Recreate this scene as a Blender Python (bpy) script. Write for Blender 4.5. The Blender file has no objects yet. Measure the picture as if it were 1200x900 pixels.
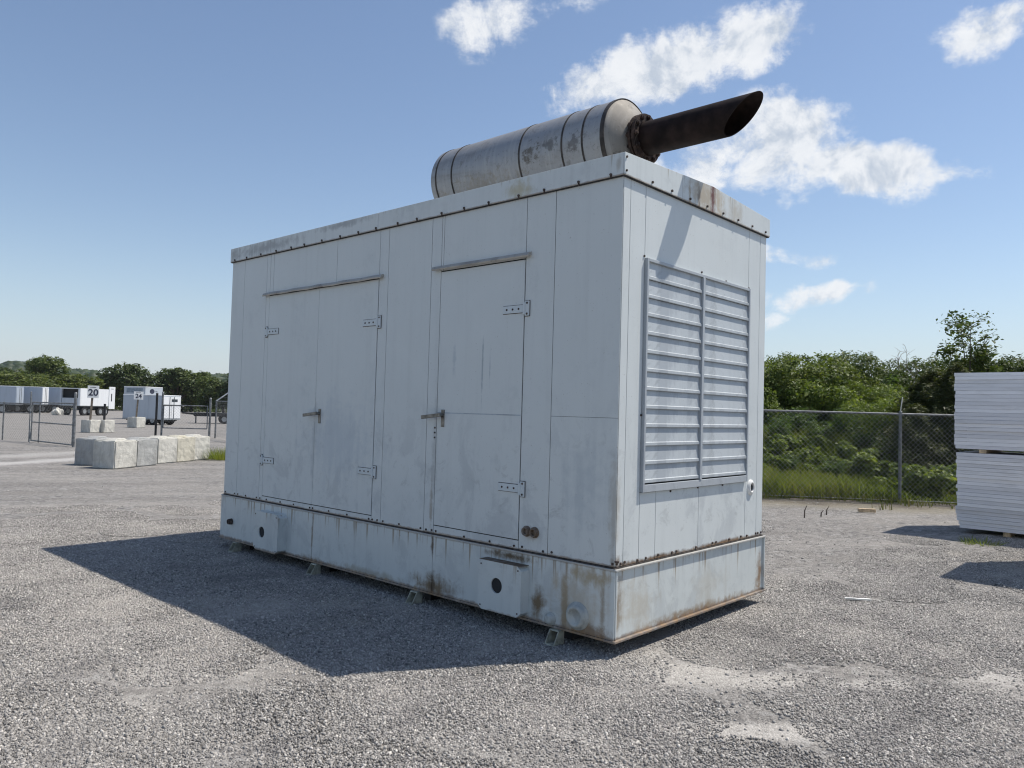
import bpy, bmesh, math, random
import numpy as np
from mathutils import Vector, Matrix
rnd = random.Random(7)
rng = np.random.default_rng(11)
SC = bpy.context.scene
COL = SC.collection
R = math.radians

# ------------------------------------------------------------------ camera
CAM_H = 1.6
yaw, pitch, roll = 0.7414, 0.0358, 0.0277
fw = Vector((math.cos(yaw)*math.cos(pitch), math.sin(yaw)*math.cos(pitch), math.sin(pitch)))
r0 = Vector((math.sin(yaw), -math.cos(yaw), 0)); u0 = r0.cross(fw)
rt = r0*math.cos(roll) + u0*math.sin(roll); up = u0*math.cos(roll) - r0*math.sin(roll)
cam_d = bpy.data.cameras.new("camera"); cam = bpy.data.objects.new("camera", cam_d); COL.objects.link(cam)
cam_d.sensor_width = 36; cam_d.lens = 36*901/1200; cam_d.clip_start = 0.05; cam_d.clip_end = 9000
M4 = Matrix((rt, up, -fw)).transposed().to_4x4(); M4.translation = (0, 0, CAM_H)
cam.matrix_world = M4
SC.camera = cam
SC.render.resolution_x = 1024; SC.render.resolution_y = 768

# ------------------------------------------------------------------ light
SUN_TO = Vector((0.45, -0.292, 1.0)).normalized()        # towards the sun
SUN_EL = math.asin(SUN_TO.z); SUN_AZ = math.atan2(SUN_TO.y, SUN_TO.x)
sd = bpy.data.lights.new("sun", 'SUN'); sd.energy = 4.9; sd.angle = R(0.53); sd.color = (1.0, 0.94, 0.855)
so = bpy.data.objects.new("sun", sd); COL.objects.link(so)
so.rotation_euler = SUN_TO.to_track_quat('Z', 'Y').to_euler(); so.location = (20, -12, 40)
SC.view_settings.view_transform = 'Standard'
try: SC.view_settings.look = 'None'
except Exception: pass
SC.view_settings.exposure = 0.0; SC.view_settings.gamma = 1.0
SC.cycles.max_bounces = 6; SC.cycles.diffuse_bounces = 3; SC.cycles.glossy_bounces = 3
SC.cycles.transparent_max_bounces = 8; SC.cycles.volume_bounces = 1
SC.cycles.sample_clamp_indirect = 6; SC.cycles.filter_width = 1.15

# ------------------------------------------------------------------ node helper
class NT:
    def __init__(s, tree): s.t = tree; s.n = tree.nodes; s.l = tree.links
    def new(s, typ, **kw):
        n = s.n.new(typ)
        for k, v in kw.items(): setattr(n, k, v)
        return n
    def put(s, sock, v):
        if isinstance(v, V): s.l.new(v.s, sock)
        elif isinstance(v, bpy.types.NodeSocket): s.l.new(v, sock)
        else:
            if sock.type == 'RGBA' and not hasattr(v, '__len__'): v = (v, v, v, 1)
            elif sock.type == 'RGBA' and len(v) == 3: v = (*v, 1)
            sock.default_value = v
    def math(s, op, a, b=None, c=None, clamp=False):
        n = s.new('ShaderNodeMath', operation=op); n.use_clamp = clamp
        s.put(n.inputs[0], a)
        if b is not None: s.put(n.inputs[1], b)
        if c is not None: s.put(n.inputs[2], c)
        return V(s, n.outputs[0])
    def noise(s, vec=None, scale=5.0, detail=3.0, rough=0.55, dist=0.0):
        n = s.new('ShaderNodeTexNoise'); n.noise_dimensions = '3D'
        if vec is not None: s.put(n.inputs['Vector'], vec)
        n.inputs['Scale'].default_value = scale; n.inputs['Detail'].default_value = detail
        n.inputs['Roughness'].default_value = rough; n.inputs['Distortion'].default_value = dist
        return V(s, n.outputs['Fac'])
    def voronoi(s, vec, scale, feature='F1', out='Distance', rand=1.0):
        n = s.new('ShaderNodeTexVoronoi', feature=feature)
        s.put(n.inputs['Vector'], vec); n.inputs['Scale'].default_value = scale
        n.inputs['Randomness'].default_value = rand
        return V(s, n.outputs[out])
    def scale(s, vec, sc):
        n = s.new('ShaderNodeVectorMath', operation='MULTIPLY'); s.put(n.inputs[0], vec); n.inputs[1].default_value = sc
        return V(s, n.outputs[0])
    def step(s, x, lo, hi):
        n = s.new('ShaderNodeMapRange', interpolation_type='SMOOTHSTEP')
        s.put(n.inputs['Value'], x); s.put(n.inputs['From Min'], lo); s.put(n.inputs['From Max'], hi)
        return V(s, n.outputs[0])
    def mix(s, f, a, b, mode='MIX'):
        n = s.new('ShaderNodeMix', data_type='RGBA', blend_type=mode); n.clamp_factor = True
        s.put(n.inputs[0], f); s.put(n.inputs[6], a); s.put(n.inputs[7], b)
        return V(s, n.outputs[2])
    def sep(s, vec):
        n = s.new('ShaderNodeSeparateXYZ'); s.put(n.inputs[0], vec)
        return V(s, n.outputs[0]), V(s, n.outputs[1]), V(s, n.outputs[2])
    def obj(s): return V(s, s.new('ShaderNodeTexCoord').outputs['Object'])
    def bump(s, h, strength=0.3, dist=0.01):
        n = s.new('ShaderNodeBump'); s.put(n.inputs['Height'], h)
        n.inputs['Strength'].default_value = strength; n.inputs['Distance'].default_value = dist
        return V(s, n.outputs[0])
    def blob(s, co, c, r):
        """soft ellipsoid mask 1 at centre .. 0 at the rim"""
        a = s.new('ShaderNodeVectorMath', operation='SUBTRACT'); s.put(a.inputs[0], co); a.inputs[1].default_value = c
        m = s.new('ShaderNodeVectorMath', operation='DIVIDE'); s.l.new(a.outputs[0], m.inputs[0]); m.inputs[1].default_value = r
        l = s.new('ShaderNodeVectorMath', operation='LENGTH'); s.l.new(m.outputs[0], l.inputs[0])
        return s.math('SUBTRACT', 1.0, V(s, l.outputs['Value']), clamp=True)
class V:
    def __init__(s, nt, sock): s.nt = nt; s.s = sock
    def __add__(a, b): return a.nt.math('ADD', a, b)
    def __radd__(a, b): return a.nt.math('ADD', b, a)
    def __sub__(a, b): return a.nt.math('SUBTRACT', a, b)
    def __rsub__(a, b): return a.nt.math('SUBTRACT', b, a)
    def __mul__(a, b): return a.nt.math('MULTIPLY', a, b)
    def __rmul__(a, b): return a.nt.math('MULTIPLY', b, a)
    def __truediv__(a, b): return a.nt.math('DIVIDE', a, b)
    def max(a, b): return a.nt.math('MAXIMUM', a, b)
    def min(a, b): return a.nt.math('MINIMUM', a, b)
    def clamp(a): return a.nt.math('ADD', a, 0.0, clamp=True)

# ------------------------------------------------------------------ sky
W = bpy.data.worlds.new("World"); SC.world = W; W.use_nodes = True
def build_world():
    t = W.node_tree; t.nodes.clear(); N = NT(t)
    sky = N.new('ShaderNodeTexSky', sky_type='NISHITA'); sky.sun_disc = False
    sky.sun_elevation = SUN_EL; sky.sun_rotation = math.pi/2 - SUN_AZ
    sky.air_density = 1.15; sky.dust_density = 0.35; sky.ozone_density = 2.2; sky.altitude = 150
    d = V(N, N.new('ShaderNodeTexCoord').outputs['Generated'])
    x, y, z = N.sep(d)
    az = N.math('ARCTAN2', y, x)*(180/math.pi)
    el = N.math('ARCSINE', z)*(180/math.pi)
    nz = N.new('ShaderNodeTexNoise'); N.put(nz.inputs['Vector'], d); nz.inputs['Scale'].default_value = 13; nz.inputs['Detail'].default_value = 4
    nx, ny, _ = N.sep(V(N, nz.outputs['Color']))
    a2 = az + (nx-0.5)*5.0; e2 = el + (ny-0.5)*3.4
    clouds = [  # azimuth, elevation, half width, half height, tilt, weight
        (45.2, 27.0, 4.4, 2.2, -20, 1.0), (38.9, 28.6, 3.2, 1.0, -10, .55),
        (36.6, 23.3, 4.0, 2.0, -8, 1.1), (31.6, 24.3, 5.6, 2.7, -16, 1.4), (25.6, 25.6, 4.4, 2.4, -16, 1.3),
        (28.4, 17.7, 5.2, 2.5, -8, 1.2), (23.4, 18.9, 5.2, 3.9, 10, 1.55), (17.6, 16.8, 6.6, 2.1, 10, 1.45), (13.8, 15.9, 3.4, 1.2, 6, 1.0),
        (22.4, 11.5, 2.8, 1.1, 6, .9), (21.0, 8.7, 4.2, 1.2, -4, .9), (24.5, 7.0, 3.0, .8, 0, .5),
        (10.4, 24.0, 3.6, 2.0, 0, 1.05), (5.6, 21.0, 3.5, 1.6, 15, .9),
        
        (-9, 17, 8, 3.2, 5, 1.1), (-30, 24, 9, 3.4, 0, 1.1), (-58, 15, 9, 3, 0, 1.0), (-95, 22, 10, 4, 0, 1.1),
        (118, 18, 8, 2.6, 0, .9), (150, 25, 9, 3, 0, 1.0), (-140, 16, 10, 3, 0, 1.0), (60, 42, 9, 4, 0, .9), (10, 47, 10, 5, 0, 1.0)]
    m = None
    for (ca, ce, w, h, tl, wt) in clouds:
        c, s = math.cos(R(tl)), math.sin(R(tl)); k = math.cos(R(ce))
        da = (a2 - ca)*k; de = e2 - ce
        # the azimuth runs against the picture's x, so the tilt is mirrored
        u = (da*c + de*s)/w; v = (de*c - da*s)/h
        q = (1.0 - (u*u + v*v))*wt
        m = q if m is None else m.max(q)
    f1 = N.noise(d, 17, 7, .62, .3); f2 = N.noise(N.scale(d, (1, 1, 1.7)), 34, 5, .65)
    f3 = N.noise(N.scale(d, (1, 1, 2.2)), 75, 5, .7)
    dens = N.step(m + (f1-0.5)*3.3 + (f2-.5)*1.3 + (f3-.5)*.5, 0.08, 1.2)
    dens = dens * N.step(m, -0.35, 0.45)
    shade = N.step(N.noise(N.scale(d, (1, 1, 1.5)), 21, 4, .6), .36, .66)
    upv = N.new('ShaderNodeVectorMath', operation='ADD'); N.put(upv.inputs[0], d); upv.inputs[1].default_value = (.006, -.010, .022)
    fu = N.noise(V(N, upv.outputs[0]), 17, 7, .62, .3)
    thick = N.step(m + (fu-0.5)*3.3, 0.15, 1.5)*N.step(fu - f1, -.13, .16)
    ccol = N.mix((thick*.82 + (1.0-shade)*.16).clamp(), (0.94, 0.955, 0.975), (0.53, 0.60, 0.70))
    bg = N.new('ShaderNodeBackground'); bg.inputs['Strength'].default_value = 1.0
    tint = N.mix(1.0, sky.outputs[0], (1.06*SKY_STRENGTH, 1.005*SKY_STRENGTH, 1.0*SKY_STRENGTH), 'MULTIPLY')
    low = N.math('POWER', N.step(N.math('ABSOLUTE', el), 14.0, -4.0), 1.5)
    N.put(bg.inputs['Color'], N.mix(low*.85, tint, (.44, .56, .745)))
    bc = N.new('ShaderNodeBackground'); bc.inputs['Strength'].default_value = 1.0; N.put(bc.inputs['Color'], ccol)
    mx = N.new('ShaderNodeMixShader'); N.put(mx.inputs[0], dens*0.93)
    N.l.new(bg.outputs[0], mx.inputs[1]); N.l.new(bc.outputs[0], mx.inputs[2])
    o = N.new('ShaderNodeOutputWorld'); N.l.new(mx.outputs[0], o.inputs[0])
SKY_STRENGTH = 0.128
build_world()

# ------------------------------------------------------------------ materials
def mat(name):
    m = bpy.data.materials.new(name); m.use_nodes = True
    t = m.node_tree; t.nodes.clear(); N = NT(t)
    b = N.new('ShaderNodeBsdfPrincipled'); o = N.new('ShaderNodeOutputMaterial'); N.l.new(b.outputs[0], o.inputs[0])
    return m, N, b, o
def simple(name, col, rough=.6, metal=0.0, var=.12, scale=6.0, bump=0.0, spec=.5):
    m, N, b, o = mat(name); co = N.obj()
    n = N.noise(co, scale, 5, .6)
    d = tuple(c*(1-2*var) for c in col); l = tuple(min(1, c*(1+2*var)) for c in col)
    N.put(b.inputs['Base Color'], N.mix(N.step(n, .3, .7), d, l))
    b.inputs['Roughness'].default_value = rough; b.inputs['Metallic'].default_value = metal
    b.inputs['Specular IOR Level'].default_value = spec
    if bump: N.put(b.inputs['Normal'], N.bump(N.noise(co, scale*6, 4, .6), bump, .01))
    return m
PAINT = (0.615, 0.648, 0.638)
def painted(name, base=PAINT, blobs=(), drips=(), rust_top=None, rust_bot=None, grime=.35, rough=.42, smudge=.5):
    """weathered enamel on sheet steel: streaks, smudges, rust with its own outline"""
    m, N, b, o = mat(name); co = N.obj(); x, y, z = N.sep(co)
    st = N.noise(N.scale(co, (9, 9, .55)), 1.6, 5, .62)            # runs
    bl = N.noise(co, 1.7, 6, .62, .6)                              # clouds of dirt
    fi = N.noise(co, 11, 5, .7, .4)
    col = N.mix(N.step(st, .46, .78)*grime*.65, base, tuple(c*.78 for c in base))
    col = N.mix(N.step(bl, .50, .72)*N.step(fi, .38, .64)*smudge*.55, col, (base[0]*.66, base[1]*.68, base[2]*.70))
    col = N.mix(N.step(bl, .48, .25)*.25, col, tuple(min(1, c*1.09) for c in base))
    lowz = N.step(z, 2.0, .9); b2 = N.noise(N.scale(co, (1, 1, .7)), 3.0, 7, .70, .5)
    col = N.mix(N.step(b2, .51, .62)*lowz*smudge*.85, col, (base[0]*.66, base[1]*.67, base[2]*.70))
    b3_ = N.noise(co, 6.5, 6, .72, .6)
    col = N.mix(N.step(b3_, .56, .66)*lowz*smudge*.75, col, (base[0]*.60, base[1]*.60, base[2]*.60))
    sp = N.noise(co, 70, 2, .5)
    col = N.mix(N.step(sp, .70, .76)*.35, col, (.20, .17, .14))
    dn_ = N.noise(N.scale(co, (15, 15, .22)), 1.0, 3, .6); dn2 = N.noise(N.scale(co, (34, 34, .3)), 1.0, 2, .6)
    for (zt, ln, rc, k) in drips:
        q = N.step(dn_*.6 + dn2*.4 + (N.step(z, zt-ln, zt)-1.0)*.16, .525, .60)*N.step(z, zt-ln, zt-ln*.3)*N.step(z, zt+.006, zt-.002)*k
        col = N.mix(q, col, rc)
    for (c, r, rc, k) in blobs:
        q = N.blob(co, c, r)
        q = N.step(q + (fi-.5)*1.5 + (st-.5)*1.1, .12, .95)*N.step(q, 0, .22)*k
        col = N.mix(q, col, rc)
    rn = N.noise(N.scale(co, (5, 5, 2.2)), 3.0, 6, .7)
    for zz in (rust_top, rust_bot):
        if zz is None: continue
        z0, hgt, k = zz
        q = N.step(N.math('ABSOLUTE', z - z0), hgt, 0.0)
        q = N.step(q*1.1 + (rn-.5)*1.9, .45, 1.0)*q*k
        col = N.mix(q, col, N.mix(N.step(fi, .4, .6), (.10, .055, .03), (.27, .17, .09)))
    N.put(b.inputs['Base Color'], col)
    N.put(b.inputs['Roughness'], rough + bl*.22)
    b.inputs['Specular IOR Level'].default_value = .5
    h = N.noise(co, 1.3, 2, .5)*1.0 + N.noise(N.scale(co, (1, 1, .5)), 3.2, 2, .5)*.35 + N.noise(co, 260, 2, .5)*.005
    N.put(b.inputs['Normal'], N.bump(h, .5, .020))
    return m
def metal_stained(name, base, rough=.38, stains=()):
    m, N, b, o = mat(name); co = N.obj(); x, y, z = N.sep(co)
    n1 = N.noise(N.scale(co, (2, .8, 2)), 2.2, 6, .65, .8); n2 = N.noise(co, 9, 6, .7, .5); n3 = N.noise(N.scale(co, (1, 9, 1)), 3, 3, .6)
    col = N.mix(N.step(n1, .42, .7)*.6, base, (.25, .238, .22))
    col = N.mix(N.step(n2, .54, .74)*.55, col, (.12, .105, .09))
    n4 = N.noise(co, 26, 4, .7); col = N.mix(N.step(n4, .58, .68)*.35, col, (.09, .08, .07)); col = N.mix(N.step(n4, .40, .30)*.25, col, (.50, .48, .45))
    col = N.mix(N.step(n3, .45, .75)*.25, col, (.55, .53, .50))
    for (c, r, rc, k) in stains:
        q = N.blob(co, c, r); q = N.step(q + (n2-.5)*2.6 + (n4-.5)*1.2, .35, .8)*N.step(q, 0, .3)*k
        col = N.mix(q, col, rc)
    N.put(b.inputs['Base Color'], col); b.inputs['Metallic'].default_value = .5
    N.put(b.inputs['Roughness'], rough + n1*.3)
    N.put(b.inputs['Normal'], N.bump(N.noise(co, 5, 3, .5)*.6 + n2*.1, .3, .01))
    return m
def foliage(name, cols, trans=.35, clump=1.2):
    m = bpy.data.materials.new(name); m.use_nodes = True; t = m.node_tree; t.nodes.clear(); N = NT(t)
    g = N.new('ShaderNodeNewGeometry'); ri = V(N, g.outputs['Random Per Island'])
    n = N.noise(N.obj(), clump, 3, .6)
    f = (ri*.6 + N.step(n, .3, .7)*.5).clamp()
    cr = N.new('ShaderNodeValToRGB'); N.put(cr.inputs[0], f); e = cr.color_ramp.elements
    while len(e) < len(cols): e.new(.5)
    for i, c in enumerate(cols): e[i].position = i/(len(cols)-1); e[i].color = (*c, 1)
    d = N.new('ShaderNodeBsdfPrincipled'); N.l.new(cr.outputs[0], d.inputs['Base Color']); d.inputs['Roughness'].default_value = .55
    d.inputs['Specular IOR Level'].default_value = .35
    tr = N.new('ShaderNodeBsdfTranslucent')
    N.put(tr.inputs[0], N.mix(1.0, cr.outputs[0], (1.25, 1.3, .6), 'MULTIPLY'))
    mx = N.new('ShaderNodeMixShader'); mx.inputs[0].default_value = trans
    N.l.new(d.outputs[0], mx.inputs[1]); N.l.new(tr.outputs[0], mx.inputs[2])
    o = N.new('ShaderNodeOutputMaterial'); N.l.new(mx.outputs[0], o.inputs[0])
    return m

DARK = simple('dark_interior', (.02, .021, .023), .8, 0, .1)
BLACK = simple('black_steel', (.018, .018, .02), .5, .2, .1)
RUBBER = simple('tyre_rubber', (.02, .02, .021), .8, 0, .15)
GALV = simple('galvanised_steel', (.36, .37, .37), .45, .55, .12, 9)
OLDGALV = simple('weathered_galvanised', (.20, .205, .205), .55, .45, .2, 9)
DULL = simple('dull_galvanised', (.17, .175, .175), .6, .3, .15, 9)
WIRE = simple('fence_wire', (.30, .31, .31), .5, .45, .1, 4)
BOLT = simple('rusty_bolt', (.075, .055, .045), .7, .3, .3, 30)
RUSTPIPE = simple('rusty_flange', (.040, .024, .018), .75, 0, .35, 14, .3, .3)
WOOD = simple('pale_wood', (.50, .38, .24), .75, 0, .15, 20)

# ------------------------------------------------------------------ mesh builder
class MB:
    def __init__(s): s.v = []; s.f = []; s.sm = []
    def add(s, vs, fs, smooth=False):
        o = len(s.v); s.v += [tuple(v) for v in vs]
        for f in fs: s.f.append(tuple(i+o for i in f)); s.sm.append(smooth)
        return s
    def box(s, x0, x1, y0, y1, z0, z1):
        v = [(x, y, z) for z in (z0, z1) for y in (y0, y1) for x in (x0, x1)]
        return s.add(v, [(0, 2, 3, 1), (4, 5, 7, 6), (0, 1, 5, 4), (1, 3, 7, 5), (3, 2, 6, 7), (2, 0, 4, 6)])
    def obox(s, c, ax, ay, az):
        c = Vector(c); ax = Vector(ax); ay = Vector(ay); az = Vector(az)
        v = [c + ax*i + ay*j + az*k for k in (-1, 1) for j in (-1, 1) for i in (-1, 1)]
        return s.add(v, [(0, 2, 3, 1), (4, 5, 7, 6), (0, 1, 5, 4), (1, 3, 7, 5), (3, 2, 6, 7), (2, 0, 4, 6)])
    def bar(s, a, b, w, h, upv=(0, 0, 1)):
        a = Vector(a); b = Vector(b); d = b-a; dn = d.normalized(); u = Vector(upv)
        if abs(dn.dot(u)) > .95: u = Vector((1, 0, 0))
        sd_ = dn.cross(u).normalized(); u = sd_.cross(dn)
        return s.obox((a+b)/2, d/2, sd_*w/2, u*h/2)
    def tube(s, pts, rad, n=8, caps=True, smooth=True):
        pts = [Vector(p) for p in pts]; rs = rad if hasattr(rad, '__len__') else [rad]*len(pts)
        vs = []; fs = []; ref = None
        for i, p in enumerate(pts):
            d = (pts[min(i+1, len(pts)-1)] - pts[max(i-1, 0)]).normalized()
            if ref is None: ref = Vector((0, 0, 1)) if abs(d.z) < .9 else Vector((1, 0, 0))
            a = d.cross(ref).normalized(); b_ = a.cross(d); ref = b_
            for k in range(n):
                t = 2*math.pi*k/n; vs.append(p + a*math.cos(t)*rs[i] + b_*math.sin(t)*rs[i])
        for i in range(len(pts)-1):
            for k in range(n):
                k2 = (k+1) % n; fs.append((i*n+k, i*n+k2, (i+1)*n+k2, (i+1)*n+k))
        s.add(vs, fs, smooth)
        if caps:
            s.add(vs[:n], [tuple(range(n))[::-1]]); s.add(vs[-n:], [tuple(range(n))])
        return s
    def lathe_y(s, cx, cz, prof, n=48, smooth=True, close=True):
        """prof: list of (y, r) turned about the line x=cx, z=cz"""
        vs = []; fs = []
        for (yy, r) in prof:
            for k in range(n):
                t = 2*math.pi*k/n; vs.append((cx + r*math.cos(t), yy, cz + r*math.sin(t)))
        for i in range(len(prof)-1):
            for k in range(n):
                k2 = (k+1) % n; fs.append((i*n+k, i*n+k2, (i+1)*n+k2, (i+1)*n+k))
        s.add(vs, fs, smooth)
        if close:
            s.add(vs[:n], [tuple(range(n))]); s.add(vs[-n:], [tuple(range(n))[::-1]])
        return s
    def prism(s, poly, axis, a, b):
        """poly in the two other axes (in order), extruded along axis from a to b"""
        def P(u, v, w):
            return {'x': (w, u, v), 'y': (u, w, v), 'z': (u, v, w)}[axis]
        n = len(poly); vs = [P(u, v, a) for u, v in poly] + [P(u, v, b) for u, v in poly]
        fs = [tuple(range(n))[::-1], tuple(range(n, 2*n))] + [(i, (i+1) % n, n+(i+1) % n, n+i) for i in range(n)]
        return s.add(vs, fs)
    def mesh(s, name, m):
        me = bpy.data.meshes.new(name); me.from_pydata(s.v, [], s.f)
        if any(s.sm): me.polygons.foreach_set('use_smooth', s.sm)
        bm = bmesh.new(); bm.from_mesh(me); bmesh.ops.recalc_face_normals(bm, faces=bm.faces); bm.to_mesh(me); bm.free()
        if m: me.materials.append(m)
        return me
    def build(s, name, m, parent=None, bevel=0.0, seg=2, loc=None):
        o = bpy.data.objects.new(name, s.mesh(name, m)); COL.objects.link(o)
        if parent is not None: o.parent = parent
        if loc: o.location = loc
        if bevel:
            b = o.modifiers.new('bevel', 'BEVEL'); b.width = bevel; b.segments = seg; b.limit_method = 'ANGLE'; b.angle_limit = R(40)
        return o
def tag(o, label=None, cat=None, group=None, kind=None):
    if label: o['label'] = label
    if cat: o['category'] = cat
    if group: o['group'] = group
    if kind: o['kind'] = kind
    return o
def empty(name, loc, rz=0.0, label=None, cat=None, group=None):
    o = bpy.data.objects.new(name, None); COL.objects.link(o); o.location = loc; o.rotation_euler = (0, 0, rz)
    o.empty_display_size = .3
    return tag(o, label, cat, group)
def fast_mesh(name, verts, faces_n, idx, m, smooth=False):
    """verts (n,3), idx flat loop indices, every face has faces_n corners"""
    me = bpy.data.meshes.new(name); nf = len(idx)//faces_n
    me.vertices.add(len(verts)); me.vertices.foreach_set('co', np.ascontiguousarray(verts, dtype=np.float32).ravel())
    me.loops.add(len(idx)); me.loops.foreach_set('vertex_index', np.ascontiguousarray(idx, dtype=np.int32))
    me.polygons.add(nf); me.polygons.foreach_set('loop_start', np.arange(0, nf*faces_n, faces_n, dtype=np.int32))
    if smooth: me.polygons.foreach_set('use_smooth', np.ones(nf, dtype=bool))
    me.update(calc_edges=True); me.validate()
    if m: me.materials.append(m)
    return me
def link(name, me, parent=None):
    o = bpy.data.objects.new(name, me); COL.objects.link(o)
    if parent is not None: o.parent = parent
    return o
def polar(azdeg, dist): return (dist*math.cos(R(azdeg)), dist*math.sin(R(azdeg)))
def fbm(x, y, seed=0, octv=4, lac=2.0, gain=.5):
    """cheap smooth value field from sums of sines"""
    r = np.random.default_rng(seed); out = np.zeros_like(x, dtype=float); a = 1.0; f = 1.0
    for _ in range(octv):
        for _k in range(3):
            t = r.uniform(0, 2*np.pi); ph = r.uniform(0, 2*np.pi)
            out += a*np.sin((x*np.cos(t) + y*np.sin(t))*f + ph)/3
        a *= gain; f *= lac
    return out

# ------------------------------------------------------------------ ground
GX, GY = 4.2263, 2.9034            # near corner of the generator, in plan
FP = np.array([16.61, 4.65]); FD = np.array([.576, -.817]); FN = np.array([.817, .576])   # boundary fence: point, direction, away
PALE = [(4.32, 2.45, .42, .2, -40, 1.0), (4.60, 2.05, .4, .14, -35, .9), (3.71, 1.88, .34, .13, -45, 1.0), (3.95, 1.65, .4, .12, -40, .8),
                                  (5.0, 1.58, .4, .09, -40, .6), (2.1, 4.55, .6, .3, -35, .55), (2.34, 5.46, .5, .2, -60, .5), (5.8, 1.0, .5, .3, -30, .6), (4.0, 2.65, .35, .18, -40, .5),
                                  (2.72, 3.4, .5, .2, -40, .45), (5.3, 1.05, .5, .2, -20, .5), (1.5, 4.3, .5, .3, -30, .4), (4.6, 2.75, .6, .18, -10, .6), (3.0, 2.4, .5, .25, -40, .35)]
def gravel_material():
    m, N, b, o = mat('gravel'); co = N.obj(); x, y, z = N.sep(co)
    big = N.noise(co, .22, 4, .6); mid = N.noise(co, 1.1, 5, .62, .4); sm = N.noise(co, 6, 4, .65)
    vc = N.new('ShaderNodeTexVoronoi'); N.put(vc.inputs['Vector'], co); vc.inputs['Scale'].default_value = 85
    r_, g_, b_ = N.sep(V(N, vc.outputs['Color'])); dist = V(N, vc.outputs['Distance'])
    vc2 = N.new('ShaderNodeTexVoronoi'); N.put(vc2.inputs['Vector'], co); vc2.inputs['Scale'].default_value = 15
    r2, g2, b2 = N.sep(V(N, vc2.outputs['Color']))
    stone = N.mix(r_, (.11, .104, .098), (.40, .38, .352))
    stone = N.mix(N.step(r2, .80, .86)*.6, stone, (.42, .41, .39)); stone = N.mix(N.step(g2, .84, .90)*.6, stone, (.07, .07, .075))
    col = N.mix(N.step(sm, .3, .7)*.35, stone, (.165, .154, .142))
    dust = N.mix(N.step(g_, .15, .85), (.21, .195, .177), (.40, .374, .338))
    col = N.mix((N.step(mid*.6 + big*.5, .50, .70)*.62), col, dust)
    rr = N.new('ShaderNodeMapping', vector_type='TEXTURE'); N.put(rr.inputs[0], co); rr.inputs['Rotation'].default_value = (0, 0, R(-24)); rr.inputs['Scale'].default_value = (5.0, .85, 1)
    band = N.noise(V(N, rr.outputs[0]), 1.0, 4, .6)
    col = N.mix(N.step(band, .50, .64)*.5, col, N.mix(g_, (.27, .252, .228), (.44, .412, .372)))
    col = N.mix(N.step(band, .46, .36)*.38, col, N.mix(g_, (.10, .093, .085), (.26, .24, .215)))
    # pale crushed-stone scuffs and the dusty track by the gate
    pale = None
    for (px, py, rx, ry, an, k) in PALE:
        mp = N.new('ShaderNodeMapping', vector_type='TEXTURE'); N.put(mp.inputs[0], co)
        mp.inputs['Location'].default_value = (px, py, 0); mp.inputs['Rotation'].default_value = (0, 0, R(an)); mp.inputs['Scale'].default_value = (rx*1.5, ry*1.5, 1)
        l = N.new('ShaderNodeVectorMath', operation='LENGTH')
        s2 = N.scale(V(N, mp.outputs[0]), (1, 1, 0)); N.put(l.inputs[0], s2)
        q = N.math('SUBTRACT', 1.0, V(N, l.outputs['Value']), clamp=True)*k
        pale = q if pale is None else pale.max(q)
    pm = N.step(pale + (mid-.5)*.9*N.step(pale, 0, .2) + (sm-.5)*.5, .08, .6)
    col = N.mix(pm*.78, col, N.mix(r_, (.36, .338, .305), (.58, .55, .505)))
    # track: straight pale strips running through the gate
    u = (x-5.4)*.26 + (y-21.16)*-.97                     # across
    v = (x-5.4)*.97 + (y-21.16)*.26
    uu = (x*.44 - y*.90) - (5.4*.44 - 21.2*.90)
    for (c0, w, k) in ((-.35, .8, .75), (-2.4, 1.0, .45)):
        q = N.step(N.math('ABSOLUTE', uu - c0 + (mid-.5)*1.2 + (sm-.5)*.5), w, w*.1)*N.step(y, 15, 19)*N.step(x, 11, 7.5)
        col = N.mix(q*k, col, (.55, .53, .50))
    # compacted pale yard beyond the gate
    far = N.step(y + (big-.5)*6, 27, 33)
    col = N.mix(far*.4, col, N.mix(mid, (.25, .235, .215), (.32, .30, .275)))
    fs = (x-16.61)*.817 + (y-4.65)*.576
    edge = N.step(fs + (mid-.5)*1.6, -2.3, -.7)*N.step(y, 13, 11)
    col = N.mix(edge*.85*N.step(sm, .15, .5), col, N.mix(N.step(mid*.6+fs*.25, -.1, .28), (.25, .22, .145), (.085, .07, .048)))
    spk = N.noise(co, 22, 6, .8)
    col = N.mix(N.step(spk, .52, .66)*.6, col, (.11, .103, .096)); col = N.mix(N.step(spk, .46, .36)*.5, col, (.43, .405, .37))
    N.put(b.inputs['Base Color'], col); b.inputs['Roughness'].default_value = .9
    b.inputs['Specular IOR Level'].default_value = .25
    h = (1.0 - dist*1.2)*.5 + r_*.6 + sm*.5
    N.put(b.inputs['Normal'], N.bump(h, .85, .012))
    return m
GRAVEL = gravel_material()
def axis(lo, hi, step, far, grow):
    a = list(np.arange(lo, hi+1e-6, step)); d = step; v = hi; outp = []
    while v < far: d *= grow; v += d; outp.append(v)
    d = step; v = lo; outn = []
    while v > -far: d *= grow; v -= d; outn.append(v)
    return np.array(outn[::-1] + a + outp)
def ground_z(X, Y):
    d = np.hypot(X, Y)
    near = np.clip(1 - d/45, 0, 1)
    z = near*(.011*fbm(X*2.1, Y*2.1, 3, 3) + .012*fbm(X*.7, Y*.7, 4, 2))
    inb = np.clip(np.maximum(np.maximum(GX-.3-X, X-GX-2.6), np.maximum(GY-.3-Y, Y-GY-5.7))/.5, 0, 1)
    return z*(.25+.75*inb)
ax = axis(-1, 15, .13, 3000, 1.13); ay = axis(-2, 24, .13, 3000, 1.13)
Xg, Yg = np.meshgrid(ax, ay, indexing='ij'); Zg = ground_z(Xg, Yg)
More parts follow.
